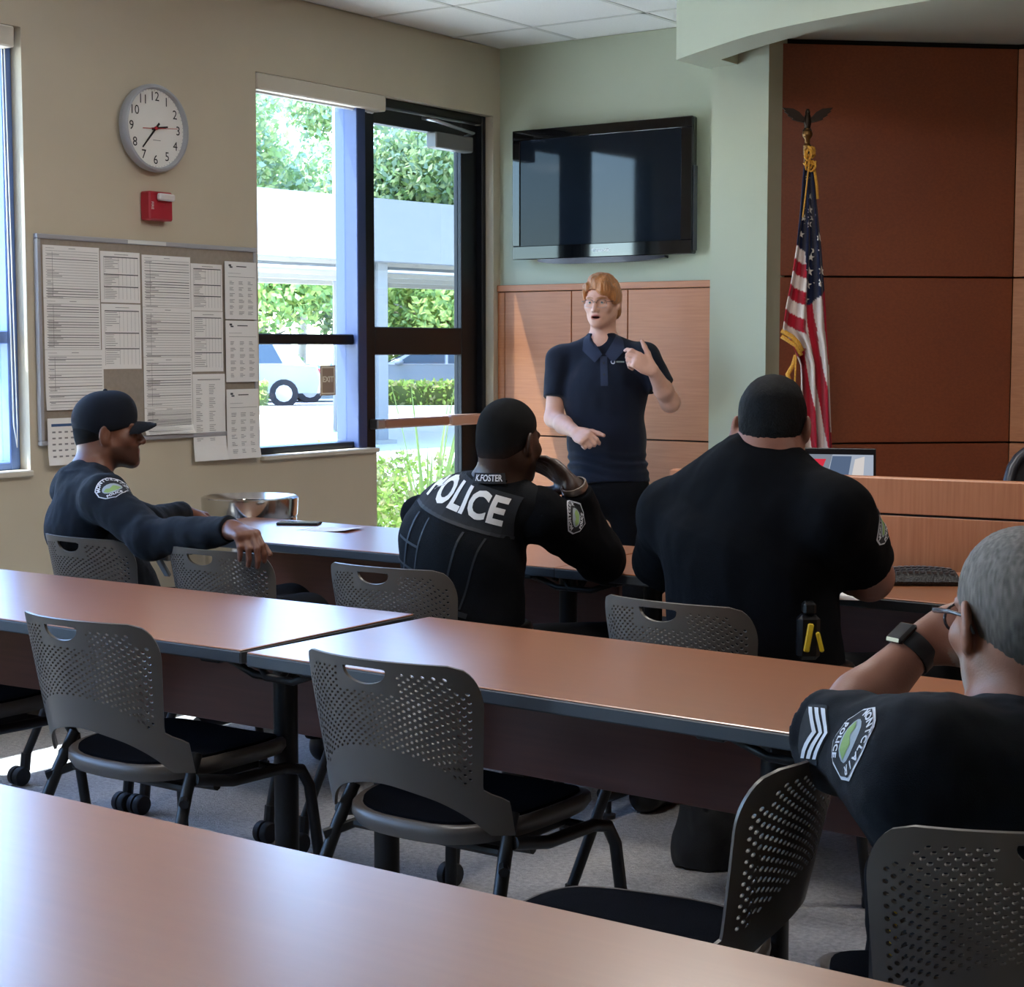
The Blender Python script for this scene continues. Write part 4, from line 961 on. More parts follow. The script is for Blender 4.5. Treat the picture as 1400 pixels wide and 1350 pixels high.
m_hair_r = mat('ginger_hair', '#b4743e', 0.5, var=0.3, vscale=40, stretch=(1, 1, 0.25), bump=0.5, bscale=160, sheen=0.2)
F = Field(hd.c - 0.17, hd.c + 0.17, 0.003); hd.hairfield(F, 0.013, (0.064, 0.028, -0.035, -0.078)); kk = hd.k
for c, r in (((-0.038, 0.068, 0.060), (0.040, 0.030, 0.034)), ((-0.060, 0.050, 0.045), (0.020, 0.032, 0.032)), ((0.048, 0.056, 0.078), (0.028, 0.028, 0.022)), ((0.070, 0.040, 0.045), (0.014, 0.030, 0.036)),
             ((0, 0.01, 0.104), (0.064, 0.080, 0.042)), ((-0.026, 0.066, 0.086), (0.046, 0.032, 0.030)), ((-0.078, 0.02, 0.035), (0.018, 0.045, 0.05)), ((-0.080, -0.012, 0.030), (0.012, 0.036, 0.030)), ((-0.055, -0.055, -0.055), (0.026, 0.03, 0.032)), ((0.055, -0.055, -0.055), (0.026, 0.03, 0.032)), ((0.08, -0.012, 0.03), (0.012, 0.036, 0.03))):
    F.ell(hd.w(*c), A(r)*kk, 0.012, hd.R)
VH = F.mesh(1); VH = wrinkle(VH, 0.0035, (70, 50, 16), 9, hd.R); VH = wrinkle(VH, 0.0012, (220, 160, 40), 10, hd.R); surf('hair', VH, m_hair_r, root)
gl = MB(); gm = MB()
for s_ in (-1, 1):
    pts = [hd.w(s_*0.033 + 0.025*math.copysign(abs(math.cos(a))**0.6, math.cos(a)), 0.106 - 0.010*abs(math.cos(a))*(1 if math.cos(a)*s_ > 0 else 0.2), -0.005 + 0.019*math.copysign(abs(math.sin(a))**0.7, math.sin(a))) for a in np.linspace(0, 2*PI, 25)[:-1]]
    gl.tube(pts[:13], 0.0013, 6); gm.tube(pts[12:] + [pts[0]], 0.0006, 6)
    gl.tube([hd.w(s_*0.060, 0.094, 0.004), hd.w(s_*0.078, 0.075, 0.005), hd.w(s_*0.084, -0.01, 0.010)], 0.0013, 6)
gl.tube([hd.w(-0.009, 0.108, 0.002), hd.w(0, 0.112, 0.005), hd.w(0.009, 0.108, 0.002)], 0.0011, 6)
g_ = gl.build('glasses', mat('tortoise_frame', '#4a3426', 0.3), root, smooth=True); gm.build('lower_rim', m_alu, g_, smooth=True)
# polo shirt
lo, hi = box_of([shR, shL, elR, elL, pel, neck], 0.17); F = Field(lo, hi, 0.005)
F.slab(chest, waist, side, (0.178, 0.108), (0.170, 0.114), 0.08); F.slab(waist, pel - UP*0.03, side, (0.168, 0.118), (0.190, 0.142), 0.05, flat=True)
F.slab(shR*0.5 + shL*0.5 - UP*0.05, chest, side, (0.155, 0.092), (0.178, 0.108), 0.09)
nb = neck - UP*0.005
for sh, el in ((shR, elR), (shL, elL)):
    F.cone(nb - UP*0.02, sh, 0.062, 0.058, 0.05); F.cone(sh, sh + (el - sh)*0.66, 0.064, 0.060, 0.03, flat=True)
F.cone(neck - UP*0.02, neck + UP*0.03 - CF*0.0, 0.072, 0.064, 0.015, flat=True)
F.cone(hd.w(0, 0.06, -0.17), hd.w(0, 0.115, -0.225), 0.04, 0.008, 0.006, sub=True); F.half(neck + UP*0.034, UP)
VS = wrinkle(F.mesh(1), 0.004, (14, 14, 5), 2); q = VS[0]; band = np.clip(1 - np.abs(q[:, 2] - pel[2] - 0.06)/0.07, 0, 1); VS = (q + vnormals(*VS) * (band * 0.006 * np.sin(q[:, 2]*150 + 3*np.sin(q[:, 0]*14)))[:, None], VS[1])
shirt = surf('polo_shirt', VS, m_polo, root); bv = bvh_of(shirt)
m_collar = mat('navy_collar', '#18213a', 0.8, sheen=0.1, bump=0.3, bscale=900)
Mcol = basis(neck - CF*0.10 + CR*0.0, CR, UP, -CF)
for s_ in (-1, 1):                                        # collar leaves and placket
    lf_ = [(0.066, 0.036), (0.050, 0.010), (0.006, -0.062), (0.040, -0.098), (0.092, -0.045), (0.088, 0.0)]
    stick('collar_leaf', poly_mesh([[(s_*x, y) for x, y in (lf_ if s_ > 0 else lf_[::-1])]]), m_collar, bv, Mcol, 0.010, shirt)
stick('placket', poly_mesh([[(-0.016, -0.07), (-0.016, -0.20), (0.016, -0.20), (0.016, -0.07)]]), m_collar, bv, Mcol, 0.0025, shirt)
for y in (-0.10, -0.15): stick('button', poly_mesh([[(0.005*math.cos(a), y + 0.005*math.sin(a)) for a in np.linspace(0, 2*PI, 9)[:-1]]]), m_ink, bv, Mcol, 0.005, shirt)
out_f = unit(-CF + CR*0.05); Mlogo = basis(seen(bv, (-3.970, 6.404, 1.324)), -CR*-1, UP, -CF)
stick('chest_logo', poly_mesh([[(0.010*math.cos(a), 0.010*math.sin(a)) for a in np.linspace(0, 2*PI, 13)[:-1]]]), m_thread, bv, Mlogo, 0.001, shirt)
stick('chest_logo', poly_mesh([[(0.006*math.cos(a) - 0.001, 0.006*math.sin(a) + 0.001) for a in np.linspace(0, 2*PI, 11)[:-1]]]), m_polo, bv, Mlogo, 0.002, shirt)
stick('chest_logo', poly_mesh([[(0.014, -0.003), (0.050, -0.003), (0.050, 0.004), (0.014, 0.004)]]), mat('logo_grey', '#7f8a86', 0.7), bv, Mlogo, 0.001, shirt)
legs('trousers', root, pel, [A((-4.150, 6.500, 0.743)), A((-3.982, 6.545, 0.748))], [ft[0] + UP*0.45 + A(0, 0, 0), ft[1] + UP*0.45], ft, side, r=(0.092, 0.072, 0.062), wr=(0.178, 0.128))
for f_ in ft: shoe(root, f_, (0.3, -0.95))
finish(root)

# ---- officer in the cap, side on, arm over the next chair
root = person('seated officer in a dark cap and long sleeves, arm stretched over the next chair', (-4.12, 3.78, 0))
hd = Head((-4.219, 3.752, 1.114), (0.66, 0.75, 0.02), k=0.93); neck = A((-4.231, 3.669, 0.976)); pel = A(-4.13, 3.74, 0.53)
shR, shL = A((-4.042, 3.575, 0.923)), A((-4.423, 3.785, 0.922)); elR, wrR = A((-3.807, 3.545, 0.816)), A((-3.456, 3.528, 0.868)); elL, wrL = A((-4.315, 3.996, 0.795)), A((-4.372, 4.227, 0.811)); side = unit(shR - shL)
chest = shR*0.5 + shL*0.5 - UP*0.10
lo, hi = box_of([hd.c, pel, shR, shL, elR, wrR, wrL], 0.16); F = Field(lo, hi, 0.004)
hd.build(F, neck=neck - UP*0.02, neck_r=0.060); F.slab(neck - UP*0.04, chest, side, (0.10, 0.075), (0.15, 0.1), 0.05); F.slab(chest, pel, side, (0.15, 0.10), (0.15, 0.11), 0.05)
F.chain([shR, elR, wrR], [0.05, 0.043, 0.029], 0.02); F.chain([shL, elL, wrL], [0.05, 0.043, 0.029], 0.02)
arm_hand(F, wrR, A((-3.336, 3.489, 0.856)) - wrR, -UP + CR*0.1, CF, [(0.75, 0.55, 0.3), (0.85, 0.6, 0.3), (0.9, 0.6, 0.3), (0.95, 0.6, 0.3)], k=1.02, thumb=(0.4, 0.7, 0.5), spread=0.12)
arm_hand(F, wrL, A((-4.389, 4.360, 0.784)) - wrL, -UP - CF*0.2, -CF, [(0.3, 0.5, 0.3)]*4, k=0.98, thumb=(0.5, 0.8, 0.3))
VF = F.mesh(1); surf('body', VF, m_skin_d, root, skin_colors(VF[0], hd, '#6a4536', '#6a3d34', '#17100d', '#1a110e', 0.65)); add_eyes(hd, root)
m_hair_b = mat('cropped_black_hair', '#0b0a0a', 0.85, attr='col', spec=0.15, bump=0.8, bscale=900)
F = Field(hd.c - 0.16, hd.c + 0.16, 0.004); hd.hairfield(F, 0.005, (0.07, 0.03, -0.03, -0.06)); VH = F.mesh(1); surf('hair', VH, m_hair_b, root, faded(VH, hd, -0.06, '#0b0a0a', '#2c1d17'))
F = Field(hd.c - 0.18, hd.c + 0.18, 0.004); F.ell(hd.w(0, -0.012, 0.044), A(0.088, 0.110, 0.100)*hd.k, 0.02, hd.R); F.ell(hd.w(0, 0.040, 0.080), A(0.062, 0.052, 0.055)*hd.k, 0.03, hd.R)
F.half(hd.w(0, 0.09, 0.024), -hd.z*0.97 + hd.y*0.22)
m_cap = mat('navy_cap', '#10141d', 0.85, spec=0.14, bump=0.3, bscale=800, sheen=0.05)
cap = surf('cap', F.mesh(1), m_cap, root)
rows = []
for t in np.linspace(0, 1, 9):
    r = []
    for a in np.linspace(-1, 1, 15):
        x = 0.079 * a * (1 - 0.10*t); y = 0.068 + 0.022*(1 - a*a) + t*(0.074*(1 - 0.55*abs(a)**2.6)); z = 0.036 - 0.036*a*a*(1 - 0.3*t) - 0.010*t*t; r.append(tuple(hd.w(x, y, z)))
    rows.append(r)
br = MB(); br.grid(rows); br.grid([[tuple(A(p) - hd.z*0.006) for p in r] for r in rows])
m_ = len(rows[0]); nn = len(rows)*m_
for k in range(m_ - 1): br.f.append(((len(rows)-1)*m_ + k, (len(rows)-1)*m_ + k + 1, nn + (len(rows)-1)*m_ + k + 1, nn + (len(rows)-1)*m_ + k)); br.mi.append(0)
br.build('cap_brim', m_cap, cap, smooth=60)
MB().lathe([(0.001, 0.006), (0.006, 0.004), (0.008, 0.0)], 10, basis(hd.w(0, -0.004, 0.144), hd.x, hd.y, hd.z)).build('cap_button', m_cap, cap, smooth=True)
bvc = bvh_of(cap); Mc = basis(hd.w(0.03, 0.14, 0.07), -unit(hd.x*-0.9 + hd.y*0.35), hd.z, unit(hd.y*0.9 + hd.x*0.35))
lo, hi = box_of([pel, shR, shL, elR, wrR, wrL, neck], 0.17); F = Field(lo, hi, 0.005)
F.slab(chest, pel - UP*0.02, side, (0.175, 0.125), (0.165, 0.140), 0.06); F.slab(shR*0.5 + shL*0.5 + UP*0.0, chest, side, (0.150, 0.095), (0.175, 0.125), 0.06)
for sh, el, wr_ in ((shR, elR, wrR), (shL, elL, wrL)):
    F.cone(neck - UP*0.03, sh, 0.068, 0.066, 0.05); F.cone(sh, el, 0.074, 0.060, 0.03); F.cone(el, el + (wr_ - el)*0.97, 0.060, 0.040, 0.03, flat=True)
F.cone(neck - UP*0.02, neck + UP*0.028 - hd.y*0.004, 0.082, 0.072, 0.012, flat=True)
sd = F.mesh(1); sd = wrinkle(sd, 0.006, (9, 9, 11), 21); sd = wrinkle(sd, 0.003, (26, 26, 18), 22); shirt = surf('uniform_shirt', sd, m_navy, root); bv = bvh_of(shirt)
yv = unit(shR - elR + UP*0.15); zv = unit(-CF*0.9 + UP*0.25 + CR*0.1); xv = unit(np.cross(yv, zv)); zv = np.cross(xv, yv)
shoulder_patch(shirt, bv, basis(seen(bv, (-3.972, 3.543, 0.959)), xv, yv, zv), 0.10, 0.095)
legs('trousers', root, pel, [A(-4.04, 3.70, 0.52), A(-4.20, 3.80, 0.52)], [A(-3.62, 4.03, 0.54), A(-3.85, 4.20, 0.53)], [A(-3.55, 4.12, 0), A(-3.80, 4.30, 0)], side, r=(0.088, 0.07, 0.055))
for f_ in ((-3.55, 4.12, 0), (-3.80, 4.30, 0)): shoe(root, f_, (0.6, 0.8))
g = MB(); g.box((-0.012, -0.006, -0.035), (0.012, 0.006, 0.035), Matrix.Translation((-3.797, 3.581, 0.730)) @ Matrix.Rotation(0.6, 4, 'X'), bev=0.003)
g.box((-0.02, -0.012, 0.02), (0.03, 0.012, 0.05), Matrix.Translation((-3.797, 3.581, 0.730)), bev=0.004); g.build('belt_clip', mat('clip_grey', '#6f7276', 0.4), root)
finish(root)

# ---- officer in the POLICE vest, leaning on the table, hand over the mouth
root = person('seated officer seen from behind in a vest marked POLICE, hand over the mouth', (-2.87, 3.85, 0))
hd = Head((-2.737, 3.877, 1.125), CF*0.80 + CR*0.60 - UP*0.08, k=0.93); neck = A((-2.765, 3.857, 1.012)); pel = A(-2.87, 3.86, 0.53)
shL, shR = A((-3.062, 3.895, 0.903)), A((-2.650, 3.905, 0.921)); elR, wrR = A((-2.604, 4.143, 0.783)), A((-2.611, 4.013, 0.993)); elL, wrL = A((-3.291, 4.192, 0.704)), A((-3.134, 4.412, 0.700)); side = unit(shR - shL)
chest = A((-2.874, 3.861, 0.838))
lo, hi = box_of([hd.c, pel, shR, shL, elR, wrR, wrL, elL], 0.16); F = Field(lo, hi, 0.004)
hd.build(F, neck=neck - UP*0.03, neck_r=0.062); F.slab(neck - UP*0.05, chest, side, (0.10, 0.075), (0.15, 0.1), 0.05); F.slab(chest, pel, side, (0.15, 0.10), (0.15, 0.11), 0.05)
F.chain([shR, elR, wrR], [0.05, 0.045, 0.030], 0.02); F.chain([shL, elL, wrL], [0.05, 0.045, 0.030], 0.02)
arm_hand(F, wrR, A((-2.714, 4.021, 1.062)) - wrR, CF*0.3 - CR*0.8 + UP*0.35, -UP - CR*0.3, [(0.25, 0.35, 0.3)]*3 + [(0.3, 0.4, 0.3)], k=1.05, thumb=(0.5, 0.8, 0.5))
arm_hand(F, wrL, CR*0.9 + CF*0.2, -UP, -CF, [(0.3, 0.4, 0.3)]*4)
VF = F.mesh(1); surf('body', VF, m_skin_d, root, skin_colors(VF[0], hd, '#352219', '#442822', '#120c0a', '#0e0a08', 0.8)); add_eyes(hd, root)
F = Field(hd.c - 0.16, hd.c + 0.16, 0.0035); hd.hairfield(F, 0.006, (0.072, 0.045, -0.03, -0.055)); VH = F.mesh(1); surf('hair', VH, m_hair_b, root, faded(VH, hd, -0.056, '#0c0b0b', '#2a1b15'))
lo, hi = box_of([pel, shR, shL, elR, wrR, wrL, elL, neck, chest], 0.22); F = Field(lo, hi, 0.005)
F.slab(chest, pel - UP*0.02, side, (0.170, 0.120), (0.170, 0.135), 0.06); F.slab(shR*0.5 + shL*0.5, chest, side, (0.150, 0.09), (0.170, 0.12), 0.06)
for sh, el, wr_ in ((shR, elR, wrR), (shL, elL, wrL)):
    kq = 1.0 if sh is shR else 0.72; F.cone(neck - UP*0.04, sh, 0.064, 0.060*kq, 0.05); F.cone(sh, el, 0.070*kq, 0.064*kq, 0.04); F.cone(el, el + (wr_ - el)*0.94, 0.066, 0.043, 0.03, flat=True)
F.cone(neck - UP*0.02, neck + UP*0.022 - hd.y*0.012, 0.078, 0.073, 0.012, flat=True)
sd = F.mesh(1); sd = wrinkle(sd, 0.006, (9, 9, 11), 31); sd = wrinkle(sd, 0.003, (24, 24, 18), 32); shirt = surf('uniform_shirt', sd, m_navy2, root); bv = bvh_of(shirt)
upv = unit(neck - pel); nz = unit(np.cross(side, upv)); nz = nz if nz @ CF < 0 else -nz
F = Field(*box_of([pel, shR, shL, neck, chest], 0.26), 0.005); bk = nz*0.022
F.slab(chest + bk, pel + UP*0.03 + bk, side, (0.186, 0.142), (0.182, 0.150), 0.04, flat=True); F.slab(shR*0.53 + shL*0.47 + UP*0.012 + bk, chest + bk, side, (0.130, 0.108), (0.186, 0.142), 0.05)
for sh in (shR, shL): F.cone(neck - UP*0.055 + bk*0.5, sh*0.62 + neck*0.38 - UP*0.012 + bk*0.5, 0.080, 0.074, 0.05)
VV = wrinkle(F.mesh(1), 0.0035, (12, 12, 9), 35); vest = surf('vest', VV, m_vest, root); bvv = bvh_of(vest)
back_c = seen(bvv, (-2.763, 3.684, 0.982)); yv = unit(upv*1.0 + CR*0.10); xv = unit(side - yv*(side @ yv)); zv = unit(np.cross(xv, yv)); Mv = basis(back_c, xv, yv, zv)
pm = poly_mesh([[(-0.158, -0.058), (0.158, -0.058), (0.158, 0.055), (-0.158, 0.055)]]); stick('name_panel', pm, m_patch, bvv, Mv, 0.004, vest)
tx = text_mesh('POLICE', 0.106, 0.0036, space=1.04); tx.transform(Matrix.Diagonal((0.76, 1.0, 1, 1))); stick('lettering', tx, m_letter, bvv, Mv, 0.006, vest)
for (x0, x1, y0, y1) in ((-0.16, 0.16, -0.066, -0.057), (-0.105, -0.098, -0.30, -0.075), (-0.055, -0.05, -0.30, -0.075), (0.06, 0.066, -0.30, -0.075), (0.115, 0.12, -0.28, -0.075), (-0.15, -0.05, -0.165, -0.158), (-0.15, -0.05, -0.235, -0.228), (-0.15, 0.14, -0.30, -0.285)):
    stick('vest_seam', poly_mesh([[(x0, y0), (x1, y0), (x1, y1), (x0, y1)]]), mat('vest_webbing', '#1a1e24', 0.6), bvv, Mv, 0.004, vest)
ctr = neck + UP*0.018; d0 = unit(-CF*1.0 - CR*0.28); s0 = np.cross(UP, d0); tilt = d0*-0.35
def band(x, y, r): an = x / 0.085; q = d0*math.cos(an) + s0*math.sin(an); return tuple(ctr + q*(r - 0.35*y) + UP*y)
MB().grid([[band(x, y, 0.0885) for x in np.linspace(-0.046, 0.046, 11)] for y in (-0.014, 0.0, 0.014)]).build('collar_name_strip', m_patch, shirt, fix=False)
tx = text_mesh('K.FOSTER', 0.024, 0.0005); tx.transform(Matrix.Diagonal((0.70, 1, 1, 1)))
for v in tx.vertices: v.co = band(v.co.x, v.co.y, 0.0900)
tx.materials.clear(); tx.materials.append(m_thread); link('collar_lettering', tx, shirt)
yv = unit(shR - elR); zv = unit(CR*0.75 - CF*0.6 + UP*0.25); xv = unit(np.cross(yv, zv)); zv = np.cross(xv, yv)
shoulder_patch(shirt, bv, basis(seen(bv, (-2.529, 3.892, 0.925)), xv, yv, zv), 0.10, 0.095)
ring('wrist_watch', root, wrR + (wrR - elR)*0.02, wrR - elR, 0.033, 0.020, 0.005, mat('watch_metal', '#8d8177', 0.35, metal=0.8))
legs('trousers', root, pel, [A(-2.97, 3.84, 0.52), A(-2.78, 3.88, 0.52)], [A(-3.04, 4.28, 0.52), A(-2.62, 4.30, 0.52)], [A(-3.02, 4.32, 0), A(-2.58, 4.36, 0)], side)
for f_ in ((-3.02, 4.32, 0), (-2.58, 4.36, 0)): shoe(root, f_, (0.05, 1))
g = MB(); g.tube([tuple(pel + UP*0.06 + side*0.174*math.cos(a) - nz*-0.140*math.sin(a)) for a in np.linspace(0, 2*PI, 25)[:-1]], 0.022, 8, closed=True, flat=1.2); bl = g.build('duty_belt', m_shoe, root, smooth=True)
MB().box((-0.03, -0.02, -0.035), (0.03, 0.02, 0.035), Matrix.Translation(pel + UP*0.07 + nz*0.165 + side*0.08), bev=0.006).build('belt_pouch', m_shoe, bl)
MB().box((-0.02, -0.015, -0.03), (0.02, 0.015, 0.03), Matrix.Translation(pel + UP*0.08 + nz*0.16 - side*0.04), bev=0.006).build('belt_keeper', m_shoe, bl)
finish(root)

# ---- broad officer in short sleeves
root = person('broad seated officer in a black short-sleeved shirt, seen from behind beside the dais', (-1.9, 3.76, 0))
hd = Head((-1.906, 3.817, 1.186), CF*0.93 + CR*0.30 - UP*0.28, k=0.97); neck = A((-1.918, 3.778, 1.123)); pel = A(-1.90, 3.76, 0.54)
shL, shR = A((-2.175, 3.801, 0.960)), A((-1.693, 3.726, 0.993)); elR, wrR = A((-1.695, 3.929, 0.826)), A((-1.863, 4.103, 0.805)); elL, wrL = A((-2.332, 4.018, 0.799)), A((-2.217, 4.243, 0.772)); side = unit(shR - shL)
chest = A((-1.949, 3.759, 0.911))
lo, hi = box_of([hd.c, pel, shR, shL, elR, wrR, wrL, elL], 0.17); F = Field(lo, hi, 0.0042)
hd.build(F, neck=neck - UP*0.03, neck_r=0.070, ear=0.006); F.ell(hd.w(0, -0.058, -0.070), (0.058, 0.033, 0.028), 0.03, hd.R); F.ell(hd.w(0, -0.060, -0.098), (0.056, 0.033, 0.024), 0.02, hd.R)
F.slab(neck - UP*0.05, chest, side, (0.12, 0.09), (0.18, 0.12), 0.05); F.slab(chest, pel, side, (0.18, 0.12), (0.18, 0.13), 0.05)
F.chain([shR, elR, elR*0.6 + wrR*0.4, wrR], [0.062, 0.055, 0.05, 0.034], 0.025); F.chain([shL, elL, wrL], [0.062, 0.052, 0.034], 0.025)
F.ell(elR + UP*-0.008, (0.052, 0.052, 0.05), 0.02)
arm_hand(F, wrR, -CR*0.95 + CF*0.25 - UP*0.1, -UP, CF, [(0.5, 0.7, 0.4)]*4, thumb=(0.5, 0.8, 0.3)); arm_hand(F, wrL, CR*0.9 + CF*0.3, -UP, CF, [(0.4, 0.6, 0.4)]*4)
m_skin_t = skinmat('skin_tan', '#b07a62', 0.5)
VF = F.mesh(1); surf('body', VF, m_skin_t, root, skin_colors(VF[0], hd, '#7d5244', '#7a463e', '#17120f')); add_eyes(hd, root)
m_hair_k = mat('black_hair', '#09090b', 0.6, attr='col', spec=0.12, stretch=(1, 1, 0.3), bump=0.9, bscale=500)
F = Field(hd.c - 0.17, hd.c + 0.17, 0.0035); hd.hairfield(F, 0.009, (0.07, 0.02, -0.045, -0.104)); F.ell(hd.w(0, 0.02, 0.098), A(0.062, 0.075, 0.034)*hd.k, 0.02, hd.R)
VH = F.mesh(1); VH = wrinkle(VH, 0.0009, (150, 60, 60), 6, hd.R); surf('hair', VH, m_hair_k, root, faded(VH, hd, -0.106, '#0a0a0c', '#4a332a', 0.045))
lo, hi = box_of([pel, shR, shL, elR, elL, neck], 0.2); F = Field(lo, hi, 0.005)
F.slab(chest, pel - UP*0.03, side, (0.232, 0.150), (0.228, 0.175), 0.08); F.slab(shR*0.5 + shL*0.5 - UP*0.01, chest, side, (0.185, 0.11), (0.232, 0.15), 0.08)
for sh, el in ((shR, elR), (shL, elL)):
    F.cone(neck - UP*0.045, sh, 0.092, 0.078, 0.08); F.cone(sh, sh + (el - sh)*(0.80 if sh is shR else 1.0), 0.088, 0.080, 0.04, flat=True)
nk = hd.w(0, -0.032, -0.05); F.cone(neck - UP*0.03, neck*0.42 + nk*0.58, 0.097, 0.089, 0.012, flat=True)
sd = wrinkle(F.mesh(1), 0.006, (8, 8, 7), 41); sd = wrinkle(sd, 0.0025, (22, 22, 14), 42); shirt = surf('uniform_shirt', sd, m_navy2, root); bv = bvh_of(shirt)
yv = unit(shR - elR); zv = unit(CR*0.97 - CF*0.22 + UP*0.2); xv = unit(np.cross(yv, zv)); zv = np.cross(xv, yv)
shoulder_patch(shirt, bv, basis(shR*0.66 + elR*0.34 + zv*0.085, xv, yv, zv), 0.10, 0.10)
legs('trousers', root, pel, [A(-2.0, 3.74, 0.54), A(-1.80, 3.76, 0.54)], [A(-2.14, 4.16, 0.53), A(-1.62, 4.18, 0.53)], [A(-2.12, 4.2, 0), A(-1.6, 4.22, 0)], side, r=(0.11, 0.08, 0.06), wr=(0.21, 0.16))
for f_ in ((-2.12, 4.2, 0), (-1.6, 4.22, 0)): shoe(root, f_, (0.05, 1))
g = MB(); bc = pel + UP*0.05; bn = unit(np.cross(side, UP))
g.tube([tuple(bc + side*0.222*math.cos(a) + bn*0.170*math.sin(a)) for a in np.linspace(0, 2*PI, 29)[:-1]], 0.024, 8, closed=True, flat=1.2); bl = g.build('duty_belt', m_shoe, root, smooth=True)
hc = A((-1.708, 3.616, 0.739)); Mh = basis(hc, CR, CF, UP)
g = MB(); g.box((-0.026, -0.02, -0.075), (0.026, 0.02, 0.03), Mh, bev=0.01); g.box((-0.014, -0.018, 0.03), (0.016, 0.018, 0.06), Mh, bev=0.006); g.build('holster', m_shoe, bl)
g = MB(); g.box((-0.006, -0.026, -0.055), (0.008, -0.018, 0.012), Mh @ Matrix.Rotation(0.16, 4, 'Y'), bev=0.003); g.box((0.010, -0.027, -0.06), (0.020, -0.018, -0.012), Mh @ Matrix.Rotation(-0.25, 4, 'Y'), bev=0.003); g.build('yellow_handle', mat('taser_yellow', '#d8b520', 0.5), bl)
finish(root)

# ---- sergeant at the right, elbow on the turned chair, hand to the face
root = person('seated grey-haired sergeant in glasses at the right edge, hand raised to the face', (-0.74, 2.28, 0))
hd = Head((-0.790, 2.350, 1.002), CF*0.97 - CR*0.20 - UP*0.10, k=1.05); neck = A((-0.758, 2.323, 0.881)); pel = A(-0.74, 2.26, 0.54)
shL, shR = A((-0.845, 2.147, 0.832)), A((-0.616, 2.378, 0.789)); elL, wrL = A((-1.029, 2.250, 0.825)), A((-0.952, 2.390, 0.945)); elR, wrR = A((-0.623, 2.547, 0.574)), A((-0.802, 2.724, 0.539)); side = unit(shR - shL)
chest = A((-0.738, 2.261, 0.730))
lo, hi = box_of([hd.c, pel, shR, shL, elR, wrR, wrL, elL], 0.17); F = Field(lo, hi, 0.0036)
hd.build(F, neck=neck - UP*0.03, neck_r=0.066); F.slab(neck - UP*0.05, chest, side, (0.11, 0.085), (0.16, 0.11), 0.05); F.slab(chest, pel, side, (0.16, 0.11), (0.16, 0.12), 0.05)
F.chain([shL, elL], [0.055, 0.043], 0.02); F.chain([elL, elL*0.62 + wrL*0.38, wrL], [0.043, 0.044, 0.0285], 0.02); F.chain([shR, elR, wrR], [0.055, 0.045, 0.03], 0.02)
arm_hand(F, wrL, A((-0.897, 2.420, 0.974)) - wrL, CF*0.75 - UP*0.45 + CR*0.2, -UP*0.6 - CF*0.3, [(0.5, 0.6, 0.4)]*4, k=1.04, thumb=(0.5, 0.8, 0.2)); arm_hand(F, wrR, CF, -UP, -CR, [(0.4, 0.6, 0.4)]*4)
VF = F.mesh(1); q = hd.loc(VF[0]); cc = skin_colors(VF[0], hd, '#8f6250', '#7d483f', '#4a4440', '#a39c94', 0.7)
m_skin_m = skinmat('skin_medium', '#a8745c', 0.45); surf('body', VF, m_skin_m, root, cc); add_eyes(hd, root)
F = Field(hd.c - 0.17, hd.c + 0.17, 0.0028); lx, ly, lz = hd.hairfield(F, 0.0035, (0.078, 0.03, -0.035, -0.06)); VH = wrinkle(F.mesh(1), 0.0007, (260, 260, 90), 8, hd.R)
qq = hd.loc(VH[0]); w_ = np.clip((qq[:, 2] + 0.055)/0.10, 0, 1); n_ = vnoise(qq * A(300, 300, 70), 1.0, 3)*0.5 + 0.5; hc_ = A(lin('#2e2925'))*(1 - w_)[:, None] + A(lin('#7a7570'))*w_[:, None]; hc_ *= (0.55 + 0.9*n_)[:, None]
surf('hair', VH, mat('grey_cropped_hair', '#6f6b68', 0.55, attr='col', spec=0.35, bump=0.6, bscale=1200), root, hc_)
gl = MB()
for s_ in (-1, 1):
    gl.tube([hd.w(s_*0.064, 0.098, 0.012), hd.w(s_*0.080, 0.085, 0.013), hd.w(s_*0.087, 0.02, 0.014), hd.w(s_*0.086, -0.02, 0.010), hd.w(s_*0.083, -0.036, -0.012)], [0.0035, 0.004, 0.003, 0.0025, 0.002], 8)
    gl.tube([hd.w(s_*0.034 + 0.028*math.cos(a), 0.104 - 0.012*max(0, math.cos(a)*s_), 0.0 + 0.02*math.sin(a)) for a in np.linspace(0, 2*PI, 21)[:-1]], 0.0022, 6, closed=True)
gl.tube([hd.w(-0.007, 0.107, 0.006), hd.w(0.007, 0.107, 0.006)], 0.002, 6)
gl.build('glasses', mat('grey_glasses_frame', '#3a3d45', 0.25), root, smooth=True)
lo, hi = box_of([pel, shR, shL, elR, elL, neck], 0.18); F = Field(lo, hi, 0.0045)
F.slab(chest, pel - UP*0.02, side, (0.192, 0.130), (0.178, 0.145), 0.06); F.slab(shR*0.5 + shL*0.5 - UP*0.01, chest, side, (0.165, 0.10), (0.192, 0.13), 0.06)
F.cone(neck - UP*0.05, shL, 0.075, 0.070, 0.06); F.cone(neck - UP*0.05, shR, 0.075, 0.070, 0.06)
F.cone(shL, elL + (elL - shL)*0.0, 0.080, 0.070, 0.05, flat=True); F.cone(shL - UP*0.02, shL*0.4 + chest*0.6, 0.08, 0.10, 0.08); F.cone(shR, shR + (elR - shR)*0.7, 0.082, 0.072, 0.05, flat=True)
nk = hd.w(0, -0.03, -0.05); F.cone(neck - UP*0.02, neck*0.62 + nk*0.38, 0.094, 0.086, 0.010, flat=True)
F.cone(wrL*0.25 + elL*0.75 + UP*0.045, wrL*0.5 + elL*0.5 + UP*0.05, 0.046, 0.05, 0.01, sub=True)
